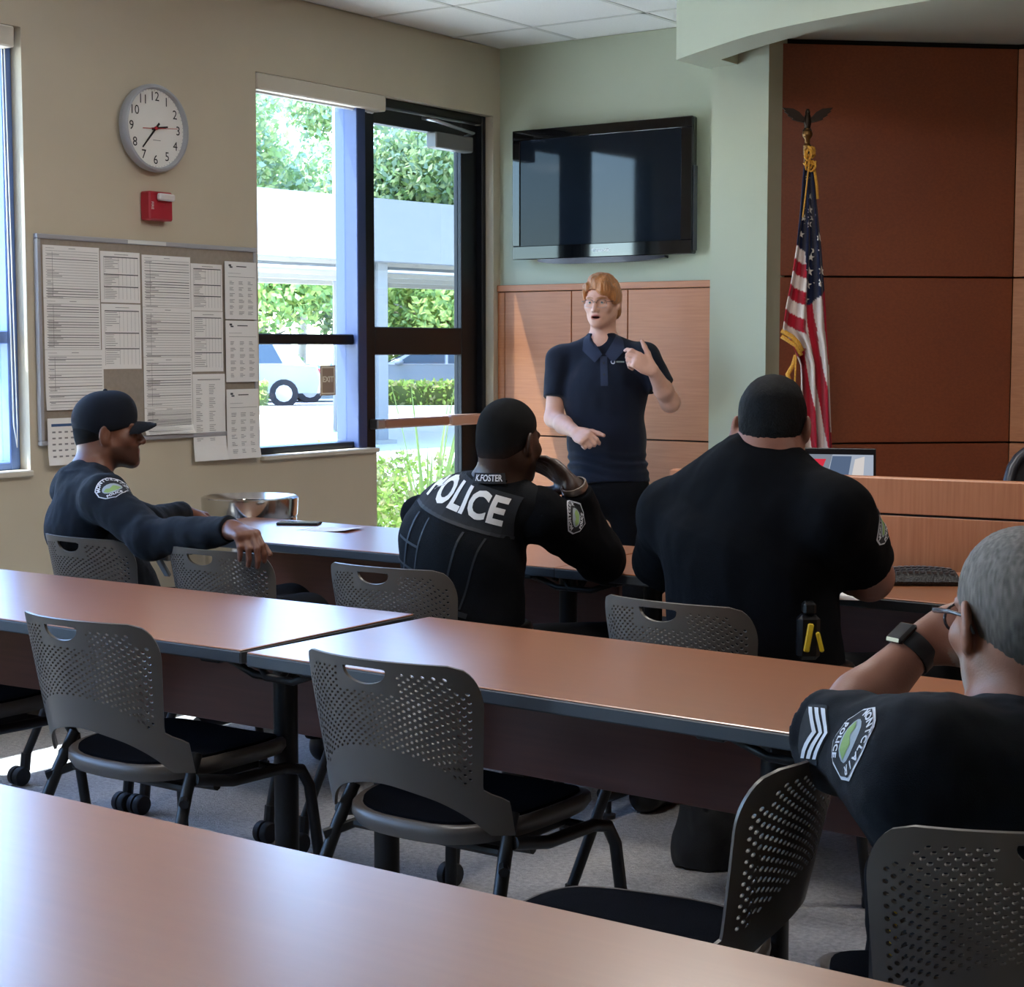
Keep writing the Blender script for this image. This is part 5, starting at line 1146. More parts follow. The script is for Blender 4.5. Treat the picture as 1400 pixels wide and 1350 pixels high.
sd = wrinkle(F.mesh(1), 0.006, (8, 8, 9), 51); sd = wrinkle(sd, 0.003, (26, 26, 20), 52); shirt = surf('uniform_shirt', sd, m_navy, root); bv = bvh_of(shirt)
yv = unit(shL - elL + UP*0.02); zv = unit(-CF*0.85 + UP*0.42 - CR*0.1); zv = unit(zv - yv*(zv @ yv)); xv = np.cross(yv, zv)
shoulder_patch(shirt, bv, basis(seen(bv, (-0.943, 2.129, 0.855)), xv, yv, zv), 0.105, 0.10)
Mc = basis(seen(bv, (-0.997, 2.141, 0.855)), xv, yv, zv)
stick('rank_chevrons', poly_mesh([[(-0.038, -0.036), (0.038, -0.036), (0.040, 0.006), (0.0, 0.036), (-0.040, 0.006)]]), m_patch, bv, Mc, 0.0015, shirt)
stick('rank_chevrons', poly_mesh([[(-0.034, y - 0.010), (-0.034, y - 0.019), (0, y + 0.006), (0, y + 0.015)] for y in (-0.012, 0.003, 0.018)] + [[(0, y + 0.015), (0, y + 0.006), (0.034, y - 0.019), (0.034, y - 0.010)] for y in (-0.012, 0.003, 0.018)]), m_thread, bv, Mc, 0.003, shirt)
ax = unit(wrL - elL); wc = wrL - ax*0.012
wb = ring('smart_watch', root, wc, ax, 0.0305, 0.026, 0.005, m_rubber); wn = unit(-CR*0.75 + UP*0.55 - CF*0.35); wn = unit(wn - ax*(wn @ ax)); wx = np.cross(ax, wn)
MB().box((-0.018, -0.020, 0.030), (0.018, 0.020, 0.041), basis(wc, wx, ax, wn), bev=0.004).build('watch_case', mat('watch_glass', '#0a0b0d', 0.12), wb)
legs('trousers', root, pel, [A(-0.83, 2.26, 0.53), A(-0.68, 2.34, 0.53)], [A(-1.05, 2.62, 0.52), A(-0.80, 2.74, 0.52)], [A(-1.05, 2.62, 0), A(-0.80, 2.76, 0)], side, r=(0.092, 0.07, 0.055))
for f_ in ((-1.05, 2.62, 0), (-0.80, 2.76, 0)): shoe(root, f_, (-0.5, 0.85))
Mh = basis((-0.840, 2.008, 0.644), CR, CF, UP); g = MB(); g.box((-0.014, -0.02, -0.085), (0.014, 0.02, 0.055), Mh, bev=0.008); hb = g.build('holster', m_shoe, root)
MB().box((0.004, -0.026, -0.03), (0.013, -0.018, 0.045), Mh, bev=0.003).build('yellow_handle', mat('taser_yellow', '#d8b520', 0.5), hb)
finish(root)
# ------------------------------------------------------------------ wall clock
ck = thing('wall_clock', 'round white wall clock with black numerals and a red second hand', 'clock', (WX, 4.774, 2.239))
MC = basis((0, 0, 0), (0, 1, 0), (0, 0, 1), (1, 0, 0))
m_rim = mat('clock_rim_grey', '#a9abb0', 0.35, metal=0.2); m_face = mat('clock_face', '#e9e7e0', 0.6); m_red = mat('clock_red', '#b5202a', 0.5)
MB().lathe([(0.150, 0.0), (0.166, 0.012), (0.170, 0.03), (0.170, 0.042), (0.164, 0.052), (0.156, 0.054), (0.152, 0.046), (0.151, 0.034)], 56, MC, cap=False).build('rim', m_rim, ck, smooth=40)
MB().lathe([(0.152, 0.0), (0.152, 0.034), (0.001, 0.0345)], 56, MC, cap=False).build('face', m_face, ck, smooth=40)
nums = []
for h in range(1, 13):
    a = PI/2 - h * PI/6; nums.append((text_mesh(str(h), 0.050, 0.0), MC @ Matrix.Translation((0.122*math.cos(a), 0.122*math.sin(a), 0.0352))))
for k_, M_ in nums: k_.transform(M_); k_.materials.clear(); k_.materials.append(m_ink); link('numeral', k_, ck)
tk = MB()
for k in range(60):
    a = k * PI/30; r0 = 0.146 if k % 5 else 0.144; tk.box((r0, -0.0006, 0.0350), (0.149, 0.0006, 0.0353), MC @ Matrix.Rotation(a, 4, 'Z'))
tk.build('minute_marks', m_ink, ck)
def hand(name, ang, L0, L1, w, z, m):
    MB().add([tuple(MC @ Matrix.Rotation(math.radians(90 - ang), 4, 'Z') @ Vector(p)) for p in ((-L0, -w, z), (L1, -w*0.6, z), (L1, w*0.6, z), (-L0, w, z), (-L0, -w, z + .0012), (L1, -w*.6, z + .0012), (L1, w*.6, z + .0012), (-L0, w, z + .0012))],
             [(0,3,2,1), (4,5,6,7), (0,1,5,4), (1,2,6,5), (2,3,7,6), (3,0,4,7)]).build(name, m, ck)
hand('hour_hand', 80, 0.02, 0.066, 0.005, 0.037, m_ink); hand('minute_hand', 222, 0.028, 0.105, 0.0045, 0.039, m_ink); hand('second_hand', 85.5, 0.07, 0.115, 0.0016, 0.041, m_red)
MB().lathe([(0.007, 0.036), (0.007, 0.043), (0.001, 0.044)], 14, MC, cap=False).build('hub', m_red, ck)
MB().box((-0.012, -0.046, 0.0350), (0.028, -0.0445, 0.0352), MC).build('small_print', m_ink, ck)
# ------------------------------------------------------------------ red fire alarm strobe under the clock
fa = thing('fire_alarm', 'small red fire alarm strobe with clear lens under the clock', 'alarm', (WX, 4.782, 1.938))
MB().box((-0.062, -0.056, 0.0), (0.062, 0.056, 0.055), MC, bev=0.006).build('housing', mat('alarm_red', '#a81c2e', 0.4), fa)
MB().box((-0.028, 0.020, 0.055), (0.056, 0.048, 0.078), MC, bev=0.006).build('strobe_lens', mat('strobe_lens', '#d9d2cf', 0.15, spec=0.7), fa)
t_ = text_mesh('FIRE', 0.017, 0.0002); t_.transform(basis((0.0556, -0.048, 0.0), (0, 0, -1), (0, 1, 0), (1, 0, 0))); t_.materials.clear(); t_.materials.append(m_white); link('lettering', t_, fa)
# ------------------------------------------------------------------ notice board with pinned sheets
Y0, Y1, Z0, Z1 = 4.194, 5.352, 1.022, 1.803
nb_ = thing('notice_board', 'grey tackboard with thin aluminium frame covered in pinned sheets', 'board', (WX, (Y0 + Y1)/2, (Z0 + Z1)/2))
hw, hh = (Y1 - Y0)/2, (Z1 - Z0)/2
MB().box((-hw + .01, -hh + .01, 0.002), (hw - .01, hh - .01, 0.014), MC).build('tack_panel', mat('tackboard', '#9c9184', 0.95, var=0.06, vscale=60, bump=0.3, bscale=400), nb_)
m_fr = mat('board_frame', '#b4b5ba', 0.4, metal=0.4)
for lo, hi in (((-hw, -hh), (hw, -hh + .018)), ((-hw, hh - .018), (hw, hh)), ((-hw, -hh + .018), (-hw + .018, hh - .018)), ((hw - .018, -hh + .018), (hw, hh - .018))):
    MB().box((*lo, 0.0), (*hi, 0.022), MC, bev=0.003).build('frame_rail', m_fr, nb_)
MB().box((-0.14, hh - .016, 0.0222), (0.06, hh - .002, 0.0235), MC).build('title_strip', m_white, nb_)
m_paper = mat('printer_paper', '#eceae6', 0.8); m_print = mat('grey_print', '#8a8887', 0.8); m_print2 = mat('dark_print', '#4a4a4c', 0.8); m_pblue = mat('blue_header', '#3f5f8a', 0.8)
# (label, left, right, top, bottom) in board fractions measured from its upper left corner
def sheet(label, x0, x1, y0, y1, style, curl=0.0, z=0.0145):
    w = (x1 - x0); h = (y1 - y0); t = thing('pinned_sheet', label, 'paper', (WX + z, Y0 + (x0 + x1)/2, Z1 - (y0 + y1)/2), 0, 'sheets pinned to the notice board')
    n = 6; f_ = MB(); top = []; bot = []
    for i in range(n + 1):
        v = i / n; top.append([(q*w/2, h/2 - v*h, 0.0012 + curl * max(0, v - 0.6)**2 * (1 + 0.4*q) * 1.6) for q in (-1, 0, 1)])
    f_.grid([[tuple(MC @ Vector(p)) for p in r] for r in top]); f_.grid([[tuple(MC @ Vector((p[0], p[1], p[2] - 0.0005))) for p in r] for r in top]); f_.build('page', m_paper, t)
    p = MB(); d = MB()
    def ln(mb, a, b_, yy, th): 
        v = yy; zz = 0.0016 + curl * max(0, v - 0.6)**2 * 1.4 * 1.6
        mb.box((-w/2 + a*w, h/2 - v*h - th, zz), (-w/2 + b_*w, h/2 - v*h, zz + 0.0002), MC)
    rg = random.Random(int(x0*1000 + y0*77))
    if style == 'lines':
        for k in range(18):
            v = 0.10 + 0.86*k/17; (ln(d, 0.05, 0.97, v, 0.0022) if rg.random() < 0.32 else ln(p, 0.05, 0.97, v, 0.0012))
            if rg.random() < 0.5: ln(p, 0.07, 0.07 + rg.uniform(.05, .3), v + 0.02, 0.0022)
        ln(p, 0.45, 0.57, 0.045, 0.002); ln(p, 0.05, 0.2, 0.05, 0.0012)
        p.box((-w/2 + .16*w, -h/2 + .04*h, 0.0016), (-w/2 + .165*w, h/2 - .12*h, 0.0017), MC)
    elif style == 'boxes':
        ln(p, 0.35, 0.7, 0.05, 0.002)
        for b0, b1 in ((0.10, 0.42), (0.44, 0.66), (0.68, 0.93)):
            ln(d, 0.08, 0.95, b0, 0.0035)
            for k in range(int((b1 - b0)/0.035)): ln(p, 0.10, 0.10 + rg.uniform(.15, .38) if k < 7 else 0.12, b0 + 0.03 + k*0.033, 0.0018)
            for q in (0.45, 0.55, 0.65, 0.75, 0.85): p.box((-w/2 + q*w, h/2 - b1*h, 0.0016), (-w/2 + q*w + .0008, h/2 - b0*h, 0.0017), MC)
        p.box((-w/2 + .08*w, -h/2 + .06*h, 0.0016), (-w/2 + .085*w, h/2 - .1*h, 0.0017), MC); p.box((w/2 - .055*w, -h/2 + .06*h, 0.0016), (w/2 - .05*w, h/2 - .1*h, 0.0017), MC)
    elif style == 'roster':
        ln(d, 0.12, 0.2, 0.05, 0.008); ln(d, 0.15, 0.24, 0.085, 0.006); ln(d, 0.36, 0.68, 0.075, 0.004); ln(p, 0.1, 0.5, 0.2, 0.0012); ln(p, 0.1, 0.95, 0.26, 0.0016)
        for r in range(6):
            for c in range(3):
                for q in range(3): ln(p, 0.14 + c*0.29, 0.14 + c*0.29 + rg.uniform(.08, .17), 0.34 + r*0.105 + q*0.022, 0.0020)
    elif style == 'twocol':
        ln(p, 0.15, 0.85, 0.06, 0.003); 
        for c in range(2):
            for r in range(5):
                for q in range(6 if r < 4 else 2): ln(p, 0.10 + c*0.40, 0.10 + c*0.40 + rg.uniform(.1, .2), 0.12 + r*0.155 + q*0.021, 0.0020)
    elif style == 'calendar':
        ln(d, 0.1, 0.98, 0.12, 0.010)
        for r in range(5):
            for c in range(5): ln(p, 0.12 + c*0.17, 0.12 + c*0.17 + 0.09, 0.28 + r*0.13, 0.006)
    if p.f: p.build('print', m_print, t)
    if d.f: d.build('heading_print', m_pblue if style == 'calendar' else m_print2, t)
    return t
L_ = 'lined log sheet with grey rows, %s on the notice board'
sheet(L_ % 'topmost of the far-left column', 0.030, 0.300, 0.040, 0.235, 'lines'); sheet(L_ % 'second down in the far-left column', 0.030, 0.300, 0.236, 0.425, 'lines', z=0.0150)
sheet(L_ % 'lowest of the far-left column', 0.030, 0.310, 0.426, 0.650, 'lines', 0.03, z=0.0155)
B_ = 'form with three ruled boxes, %s on the notice board'
sheet(B_ % 'upper one left of centre', 0.305, 0.505, 0.050, 0.245, 'boxes'); sheet(B_ % 'lower one left of centre', 0.305, 0.505, 0.250, 0.500, 'boxes', z=0.0150)
sheet(L_ % 'topmost of the centre column', 0.515, 0.775, 0.055, 0.258, 'lines', z=0.0152); sheet(L_ % 'second down in the centre column', 0.515, 0.775, 0.259, 0.455, 'lines', z=0.0158)
sheet(L_ % 'third down in the centre column', 0.515, 0.775, 0.456, 0.655, 'lines', z=0.0162); sheet('short lined sheet at the foot of the centre column of the notice board', 0.515, 0.775, 0.656, 0.762, 'lines', 0.05, z=0.0166)
sheet(B_ % 'upper one right of centre', 0.778, 0.955, 0.078, 0.268, 'boxes'); sheet(B_ % 'lower one right of centre', 0.778, 0.955, 0.270, 0.515, 'boxes', z=0.0150)
sheet('typed sheet of two columns hanging low on the notice board', 0.778, 0.962, 0.525, 0.880, 'twocol', 0.05, z=0.0154)
R_ = 'roster sheet with bird emblem at the right edge, %s of three'
sheet(R_ % 'topmost', 0.962, 1.148, 0.062, 0.300, 'roster', z=0.0235); sheet(R_ % 'middle one', 0.962, 1.152, 0.305, 0.560, 'roster', z=0.0238); sheet(R_ % 'lowest', 0.962, 1.152, 0.590, 0.880, 'roster', 0.04, z=0.0238)
sheet('small calendar sheet with blue bar, low left behind the cap', 0.028, 0.200, 0.680, 0.855, 'calendar', 0.04, z=0.0235)

# ------------------------------------------------------------------ television on the back wall
tv = thing('tv', 'black flat-screen television on the sage wall above the wood panels', 'television', (-4.452, YB, 2.136))
MT = basis((0, 0, 0), (1, 0, 0), (0, 0, 1), (0, -1, 0))
m_gloss = mat('piano_black', '#08090c', 0.06, spec=0.6); m_screen = mat('plasma_screen', '#141a22', 0.05, spec=0.2)
mb = MB(); w, h = 0.507, 0.315
mb.box((-w, -h, 0.045), (w, h, 0.085), MT, bev=0.006); mb.build('cabinet', m_gloss, tv)
for lo, hi in (((-w, -h), (w, -h + .065)), ((-w, h - .05), (w, h)), ((-w, -h + .065), (-w + .045, h - .05)), ((w - .06, -h + .065), (w, h - .05))):
    MB().box((*lo, 0.085), (*hi, 0.094), MT, bev=0.003).build('bezel', m_gloss, tv)
MB().box((-w + .045, -h + .065, 0.085), (w - .06, h - .05, 0.088), MT).build('screen', m_screen, tv)
MB().box((-0.25, -0.2, 0.0), (0.25, 0.2, 0.046), MT, bev=0.01).build('wall_bracket', m_black, tv)
rows = []
for t in np.linspace(-1, 1, 21):
    d = 0.030 * (1 - t**4); rows.append([tuple(MT @ Vector((0.36*t, -h - 0.002, 0.05))), tuple(MT @ Vector((0.36*t, -h - 0.002, 0.088 + d))), tuple(MT @ Vector((0.36*t, -h - 0.012 - 0.6*d, 0.084 + d))), tuple(MT @ Vector((0.36*t, -h - 0.016 - 0.4*d, 0.05)))])
MB().grid(rows, close=True).build('speaker_lip', mat('tv_speaker_grey', '#3d3d45', 0.25), tv, smooth=40)
text_obj('maker_lettering', 'Panasonic', 0.026, m_white, MT @ Matrix.Translation((0.012, -h + 0.032, 0.0942)), tv, bold=0.0006)
MB().box((w + 0.0005, -0.3, 0.05), (w + 0.006, 0.09, 0.086), MT, bev=0.002).build('side_speaker', mat('tv_side_silver', '#5a5a66', 0.2, metal=0.6), tv)

# ------------------------------------------------------------------ flag on its pole with eagle finial
FP = Vector((-3.177, 6.649, 1.618)); FB = (FP.x, FP.y, 0.0)
fg = thing('flagpole', 'wooden flagpole with bronze eagle finial standing before the dark wood wall', 'flagpole', FB)
m_pole = mat('oak_pole', '#6b4a2e', 0.4); m_brass = mat('antique_brass', '#6e4f2c', 0.35, metal=0.9); m_eagle = mat('bronze_eagle', '#2b1f17', 0.4, metal=0.7); m_gold = mat('gold_fringe', '#d69a33', 0.7, var=0.25, vscale=200, bump=0.5, bscale=500)
MB().lathe([(0.013, 0.05), (0.013, 2.20)], 14).build('pole', m_pole, fg, smooth=40)
MB().lathe([(0.15, 0.0), (0.15, 0.03), (0.11, 0.06), (0.04, 0.085), (0.022, 0.14), (0.02, 0.16)], 28).build('floor_stand', m_brass, fg, smooth=40)
MB().lathe([(0.014, 2.185), (0.017, 2.19), (0.017, 2.225), (0.011, 2.232), (0.011, 2.25), (0.020, 2.262), (0.022, 2.272), (0.018, 2.284), (0.008, 2.29), (0.008, 2.30)], 16).build('ferrule', m_brass, fg, smooth=40)
dcam = Vector((0.818, 0.576, 0)); dfw = Vector((-0.574, 0.815, 0)); ME = basis((0, 0, 0), dcam, (0, 0, 1), -dfw)
ea = MB(); ea.lathe([(0.001, 2.292), (0.012, 2.296), (0.016, 2.32), (0.013, 2.345), (0.010, 2.352), (0.011, 2.362), (0.006, 2.374), (0.001, 2.376)], 12)
for s_ in (-1, 1):
    wing = [(0.008, 2.335), (0.02, 2.345), (0.035, 2.362), (0.06, 2.376), (0.105, 2.380), (0.092, 2.366), (0.098, 2.364), (0.080, 2.352), (0.084, 2.348), (0.062, 2.336), (0.064, 2.331), (0.035, 2.322), (0.012, 2.318)]
    ea.prism([(s_*x, z) for x, z in wing], -0.006, 0.006, ME)
ea.prism([(-0.012, 2.30), (0.012, 2.30), (0.02, 2.285), (-0.02, 2.285)], -0.012, 0.0, ME)
ea.box((-0.004, 2.360, 0.008), (0.004, 2.368, 0.024), ME, bev=0.001); ea.build('eagle', m_eagle, fg, smooth=35)
# the hanging cloth: pleated surface, canton and stripes are woven into the cloth itself
def U(px): return (px - 1101) * 7.2 / 2353.6
def Vv(py): return 1.38 + (477.4 - py) * 7.2 / 2353.6 - 0.0
fl = thing('flag', 'United States flag with gold fringe hanging in folds from the pole', 'flag', (FP.x - dfw.x*0.03, FP.y - dfw.y*0.03, 0))
ys_ = [212, 235, 260, 300, 340, 380, 420, 450, 470, 500, 540, 580, 612, 700, 780]
xl_ = [1097, 1094, 1092, 1089, 1085, 1079, 1071, 1067, 1080, 1092, 1094, 1096, 1098, 1100, 1101]
xr_ = [1104, 1107, 1110, 1115, 1120, 1124, 1128, 1130, 1132, 1134, 1136, 1138, 1140, 1143, 1144]
NV, NU = 300, 64
RED, WHT, BLU = np.array(lin('#a5172c')), np.array(lin('#d9cdc6')), np.array(lin('#131b3a'))
V = np.zeros((NV + 1, NU + 1, 3)); Cc = np.zeros((NV + 1, NU + 1, 3))
for i in range(NV + 1):
    py = 212 + (780 - 212) * i / NV; a, b_ = np.interp(py, ys_, xl_), np.interp(py, ys_, xr_)
    for j in range(NU + 1):
        u = j / NU; px = a + (b_ - a) * u; amp = 0.010 + 0.018 * min(1, (py - 212) / 250)
        dep = amp * (math.sin(u * 15 + 0.004 * py) + 0.4 * math.sin(u * 31 + 1.0))
        V[i, j] = (U(px), dep + 0.012, Vv(py))
        bl = px - 1101
        # canton edge: slanting at the left, pointed at the right
        left_bound = py < np.interp(px, [1066, 1086, 1098, 1099, 1107, 1120, 1128], [335, 337, 345, 418, 417, 404, 396])
        if left_bound: c = BLU
        elif px < 1098 + 0.02*(py - 340) and py < 490:
            k = int(math.floor((py - 0.55*(px - 1086) - 338) / 18.7)); c = WHT if k % 2 == 0 else RED
        else:
            k = int(math.floor((px - 1098 - 0.165*(py - 420) + 40) / 10.5)); c = RED if k % 2 == 0 else WHT
        Cc[i, j] = c
W_ = V[..., 0:1] * np.array(dcam) + V[..., 1:2] * -np.array(dfw) + V[..., 2:3] * np.array((0, 0, 1.0))
ids = np.arange((NV + 1)*(NU + 1)).reshape(NV + 1, NU + 1)
Ff = np.stack([ids[:-1, :-1], ids[:-1, 1:], ids[1:, 1:], ids[1:, :-1]], -1).reshape(-1, 4)
m_flag = mat('woven_flag_cloth', '#ffffff', 0.75, attr='col', spec=0.15, sheen=0.2, bump=0.2, bscale=900)
fc = surf('cloth', (W_.reshape(-1, 3), Ff), m_flag, fl, Cc.reshape(-1, 3)); md = fc.modifiers.new('thick', 'SOLIDIFY'); md.thickness = 0.003
bfl = bvh_of(fc)
def star(cx, cy, r, rot):
    return [(cx + (r if k % 2 == 0 else r*0.40)*math.sin(rot + k*PI/5), cy + (r if k % 2 == 0 else r*0.40)*math.cos(rot + k*PI/5)) for k in range(10)]
MF = basis((0, 0, 0), dcam, (0, 0, 1), -dfw)
for px, py, r, ro in ((1100, 246, 4, .3), (1104, 271, 5, .2), (1103, 289, 6.5, 0), (1096, 300, 6, .2), (1108, 300, 5, .4), (1102, 308, 6, -.2), (1092, 322, 5, .1), (1116, 326, 7, 0), (1111, 344, 6, .3), (1106, 353, 5.5, .1), (1104, 372, 6.5, 0), (1120, 371, 6.5, .1), (1102, 390, 6, .1), (1116, 389, 6.5, 0), (1100, 410, 5, .2)):
    stick('star', poly_mesh([star(U(px), Vv(py), r*7.2/2353.6*1.05, ro)]), mat('star_white', '#d9d2c8', 0.75), bfl, MF, 0.008, fl)
def cord(name, pts, r, mm): MB().tube([tuple(dcam*U(x) - dfw*d + Vector((0, 0, Vv(y)))) for x, y, d in pts], r, 8).build(name, mm, fl, smooth=True)
cord('fringe', [(1066, 452, .04), (1072, 456, .045), (1080, 461, .05), (1088, 469, .05), (1094, 480, .045)], 0.010, m_gold); cord('fringe', [(1066, 460, .035), (1074, 465, .042), (1084, 472, .046), (1093, 486, .042)], 0.009, m_gold)
cord('fringe', [(1108, 236, .03), (1111, 256, .035), (1113, 275, .03)], 0.006, m_gold)
cord('fringe', [(1088, 486, .0), (1084, 500, .0), (1077, 512, .0), (1080, 522, .0)], 0.010, m_gold)
cord('tassel_cord', [(1101, 208, .05), (1098, 240, .055), (1094, 280, .055), (1092, 300, .05)], 0.003, m_gold); cord('tassel_cord', [(1087, 478, .03), (1086, 520, .02), (1086, 560, .01)], 0.004, m_gold)
rgk = random.Random(3); kn = MB()
for k in range(9):
    cx, cy, dd = rgk.uniform(1094, 1107), rgk.uniform(212, 234), rgk.uniform(0.02, 0.06); a0 = rgk.uniform(0, 6)
    kn.tube([tuple(dcam*(U(cx) + 0.014*math.cos(a0 + q)) - dfw*(dd + 0.01*math.sin(2*q)) + Vector((0, 0, Vv(cy) + 0.022*math.sin(a0 + q)))) for q in np.linspace(0, 5, 9)], 0.0045, 6)
kn.build('tassel_knot', m_gold, fl, smooth=True)

# ------------------------------------------------------------------ dais with veneered front, laptop and mesh chair behind it
DA = math.radians(5); dx_, dy_ = Vector((math.cos(DA), math.sin(DA), 0)), Vector((-math.sin(DA), math.cos(DA), 0))
da = thing('dais', 'long veneered wooden dais front with a dark horizontal joint', 'dais', (-1.792, 4.845, 0), DA)
X0, X1 = -0.95, 4.6
MB().box((X0 + 0.004, 0.01, 0.0), (X1, 0.05, 0.994)).build('core_board', m_gap, da)
for x0, x1 in ((X0, 2.0), (2.004, X1)):
    for z0, z1 in ((0.06, 0.885), (0.892, 0.996)): MB().box((x0, 0.0, z0), (x1, 0.016, z1), bev=0.0015).build('front_panel', m_dais, da)
MB().box((X0, 0.0, 0.0), (X1, 0.012, 0.058)).build('plinth', m_rubber, da)
MB().box((X0, 0.016, 0.985), (X1, 0.055, 0.998), bev=0.002).build('cap_strip', m_dais, da)
MB().box((X0, 0.055, 0.80), (X1, 0.62, 0.835), bev=0.003).build('desk_top', m_dais, da)
MB().box((X0, 0.016, 0.0), (X0 + 0.03, 0.62, 0.80)).build('end_panel', m_dais, da)
lpos = Vector((-2.343, 5.058, 0.967)); lz = 0.835
lt = thing('laptop', 'open laptop showing a video call behind the dais, bottom hidden by its edge', 'laptop', (lpos.x, lpos.y, lz), math.radians(20))
m_lap = mat('laptop_black', '#17181b', 0.4)
MB().box((-0.165, 0.0, 0.0), (0.165, 0.23, 0.016), bev=0.003).build('keyboard_base', m_lap, lt)
tl = math.radians(-12); MS = basis((0, 0.005, 0.012), (1, 0, 0), (0, math.sin(tl)*1.0, math.cos(tl)), (0, -math.cos(tl), math.sin(tl)))
li = MB().box((-0.165, 0.0, -0.006), (0.165, 0.225, 0.0), MS, bev=0.002).build('screen_lid', m_lap, lt)
def scr(poly, col_, s, z): MB().prism(poly, 0.0002 + z, 0.0004 + z, MS).build('screen_image', emit('screen_%s' % col_, lin(col_), s), li)
scr([(-.157, .012), (.157, .012), (.157, .205), (-.157, .205)], '#6e7580', 0.75, 0); scr([(-.02, .012), (.157, .012), (.157, .205), (.03, .205)], '#8f98a6', 0.75, .0003)
scr([(-.15, .165), (.0, .165), (.01, .19), (-.15, .19)], '#b02a3a', 0.8, .0006); scr([(.0, .06), (.03, .2), (.09, .2), (.075, .11), (.03, .05)], '#4b5a72', 0.75, .0006)
scr([(.06, .06), (.085, .11), (.10, .19), (.13, .2), (.125, .12), (.09, .06)], '#b9b4b2', 0.75, .0009); scr([(.05, .065), (.065, .085), (.095, .075), (.085, .05), (.06, .05)], '#c79a80', 0.75, .0012); scr([(.02, .012), (.157, .012), (.157, .06), (.10, .055)], '#3c3836', 0.7, .0006)
oc = thing('office_chair', 'black mesh office chair behind the dais, cropped by the right edge', 'chair', (-1.78, 6.00, 0), math.radians(200))
pts = []
for a in np.linspace(0, 2*PI, 33)[:-1]:
    c_, s_ = math.cos(a), math.sin(a); x = 0.255*math.copysign(abs(c_)**0.7, c_); z = 0.27*math.copysign(abs(s_)**0.75, s_); x *= 1.0 + 0.22*(z/0.27); pts.append((x, -0.22 - 0.10*(z/0.27) + 0.25*x*x, 0.775 + z))
m_mesh = mat('chair_mesh', '#171417', 0.8, bump=0.6, bscale=900); m_gr = mat('graphite_frame', '#2e2e34', 0.35, spec=0.5)
MB().tube(pts, 0.02, 10, closed=True).build('back_frame', m_gr, oc, smooth=True)
g = MB(); rows = [[(p[0]*k, p[1]*1.0 + 0.01*(1 - k), 0.775 + (p[2] - 0.775)*k) for p in pts] for k in (1.0, 0.7, 0.4, 0.05)]; g.grid(rows, close=True); o = g.build('back_mesh', m_mesh, oc, smooth=True)
MB().box((-0.25, -0.2, 0.44), (0.25, 0.26, 0.49), bev=0.03).build('seat', m_mesh, oc)
for s_ in (-1, 1):
    am = MB().tube([(s_*0.26, -0.18, 0.45), (s_*0.31, -0.12, 0.60), (s_*0.31, 0.0, 0.66)], 0.02, 8).build('arm', m_gr, oc, smooth=True)
    MB().box((s_*0.31 - 0.045, -0.14, 0.66), (s_*0.31 + 0.045, 0.14, 0.69), bev=0.012).build('arm_pad', m_rubber, am)
MB().box((-0.2, -0.275, 0.835), (0.2, -0.245, 0.85), bev=0.004).build('lumbar_bar', m_alu, oc)
MB().lathe([(0.05, 0.10), (0.035, 0.12), (0.03, 0.44)], 14).build('gas_column', m_black, oc, smooth=40)
for k in range(5):
    a = 2*PI*k/5; ar = MB().tube([(0.03*math.cos(a), 0.03*math.sin(a), 0.11), (0.31*math.cos(a), 0.31*math.sin(a), 0.075)], [0.028, 0.018], 8).build('base_arm', m_gr, oc, smooth=True)
    MB().lathe([(0.012, -0.025), (0.028, -0.022), (0.028, 0.022), (0.012, 0.025)], 14, Matrix.Translation((0.31*math.cos(a), 0.31*math.sin(a), 0.03)) @ Matrix.Rotation(a, 4, 'Z') @ Matrix.Rotation(PI/2, 4, 'X')).build('caster', m_rubber, ar, smooth=40)

# ------------------------------------------------------------------ steel bin between the far table and the wall
bp = Vector((-4.710, 4.907, 0.783))
bn_ = thing('waste_bin', 'round stainless steel waste bin with a dished lid by the wall', 'bin', (bp.x, bp.y, 0)); bn_.scale = (1, 1, 1.035)
MB().lathe([(0.155, 0.0), (0.165, 0.01), (0.178, 0.62), (0.178, 0.64), (0.184, 0.65), (0.184, 0.70)], 40).build('drum', m_steel, bn_, smooth=40)
MB().lathe([(0.182, 0.70), (0.187, 0.712), (0.190, 0.765), (0.190, 0.774), (0.184, 0.778), (0.12, 0.764), (0.085, 0.760), (0.078, 0.745)], 40).build('lid', m_steel, bn_, smooth=30)
MB().lathe([(0.080, 0.7595), (0.080, 0.746), (0.001, 0.745)], 30, cap=False).build('opening', m_black, bn_)
# ------------------------------------------------------------------ small things on the far tables
tt = 0.7402
ph = thing('phone', 'black mobile phone lying on the far table near the bin', 'phone', (*(-4.245, 4.677, 0.738)[:2], tt), math.radians(28))
MB().box((-0.078, -0.036, 0.0), (0.078, 0.036, 0.009), bev=0.003).build('phone_case', m_rubber, ph); MB().box((-0.074, -0.033, 0.009), (0.074, 0.033, 0.0095)).build('screen', mat('phone_screen', '#8d9484', 0.1), ph)
pp = thing('paper_sheet', 'loose white sheet lying on the far table beside the phone', 'paper', (*(-4.031, 4.606, 0.733)[:2], tt), math.radians(12))
MB().grid([[(x, y, 0.0004 + 0.008*max(0, x/0.10)**2) for y in (-0.07, 0, 0.07)] for x in np.linspace(-0.10, 0.10, 6)]).build('page', m_paper, pp)
wp = thing('wrapper', 'crumpled green and white wrapper by the capped officer\'s far hand', 'wrapper', (*(-4.324, 4.356, 0.775)[:2], tt))
rg = random.Random(8); g = MB(); rows = []
for i in range(6):
    rows.append([((i - 2.5)*0.022 + rg.uniform(-.006, .006), (j - 2.5)*0.018 + rg.uniform(-.006, .006), 0.012 + rg.uniform(-0.011, 0.026)) for j in range(6)])
g.grid(rows); g.cur = 1
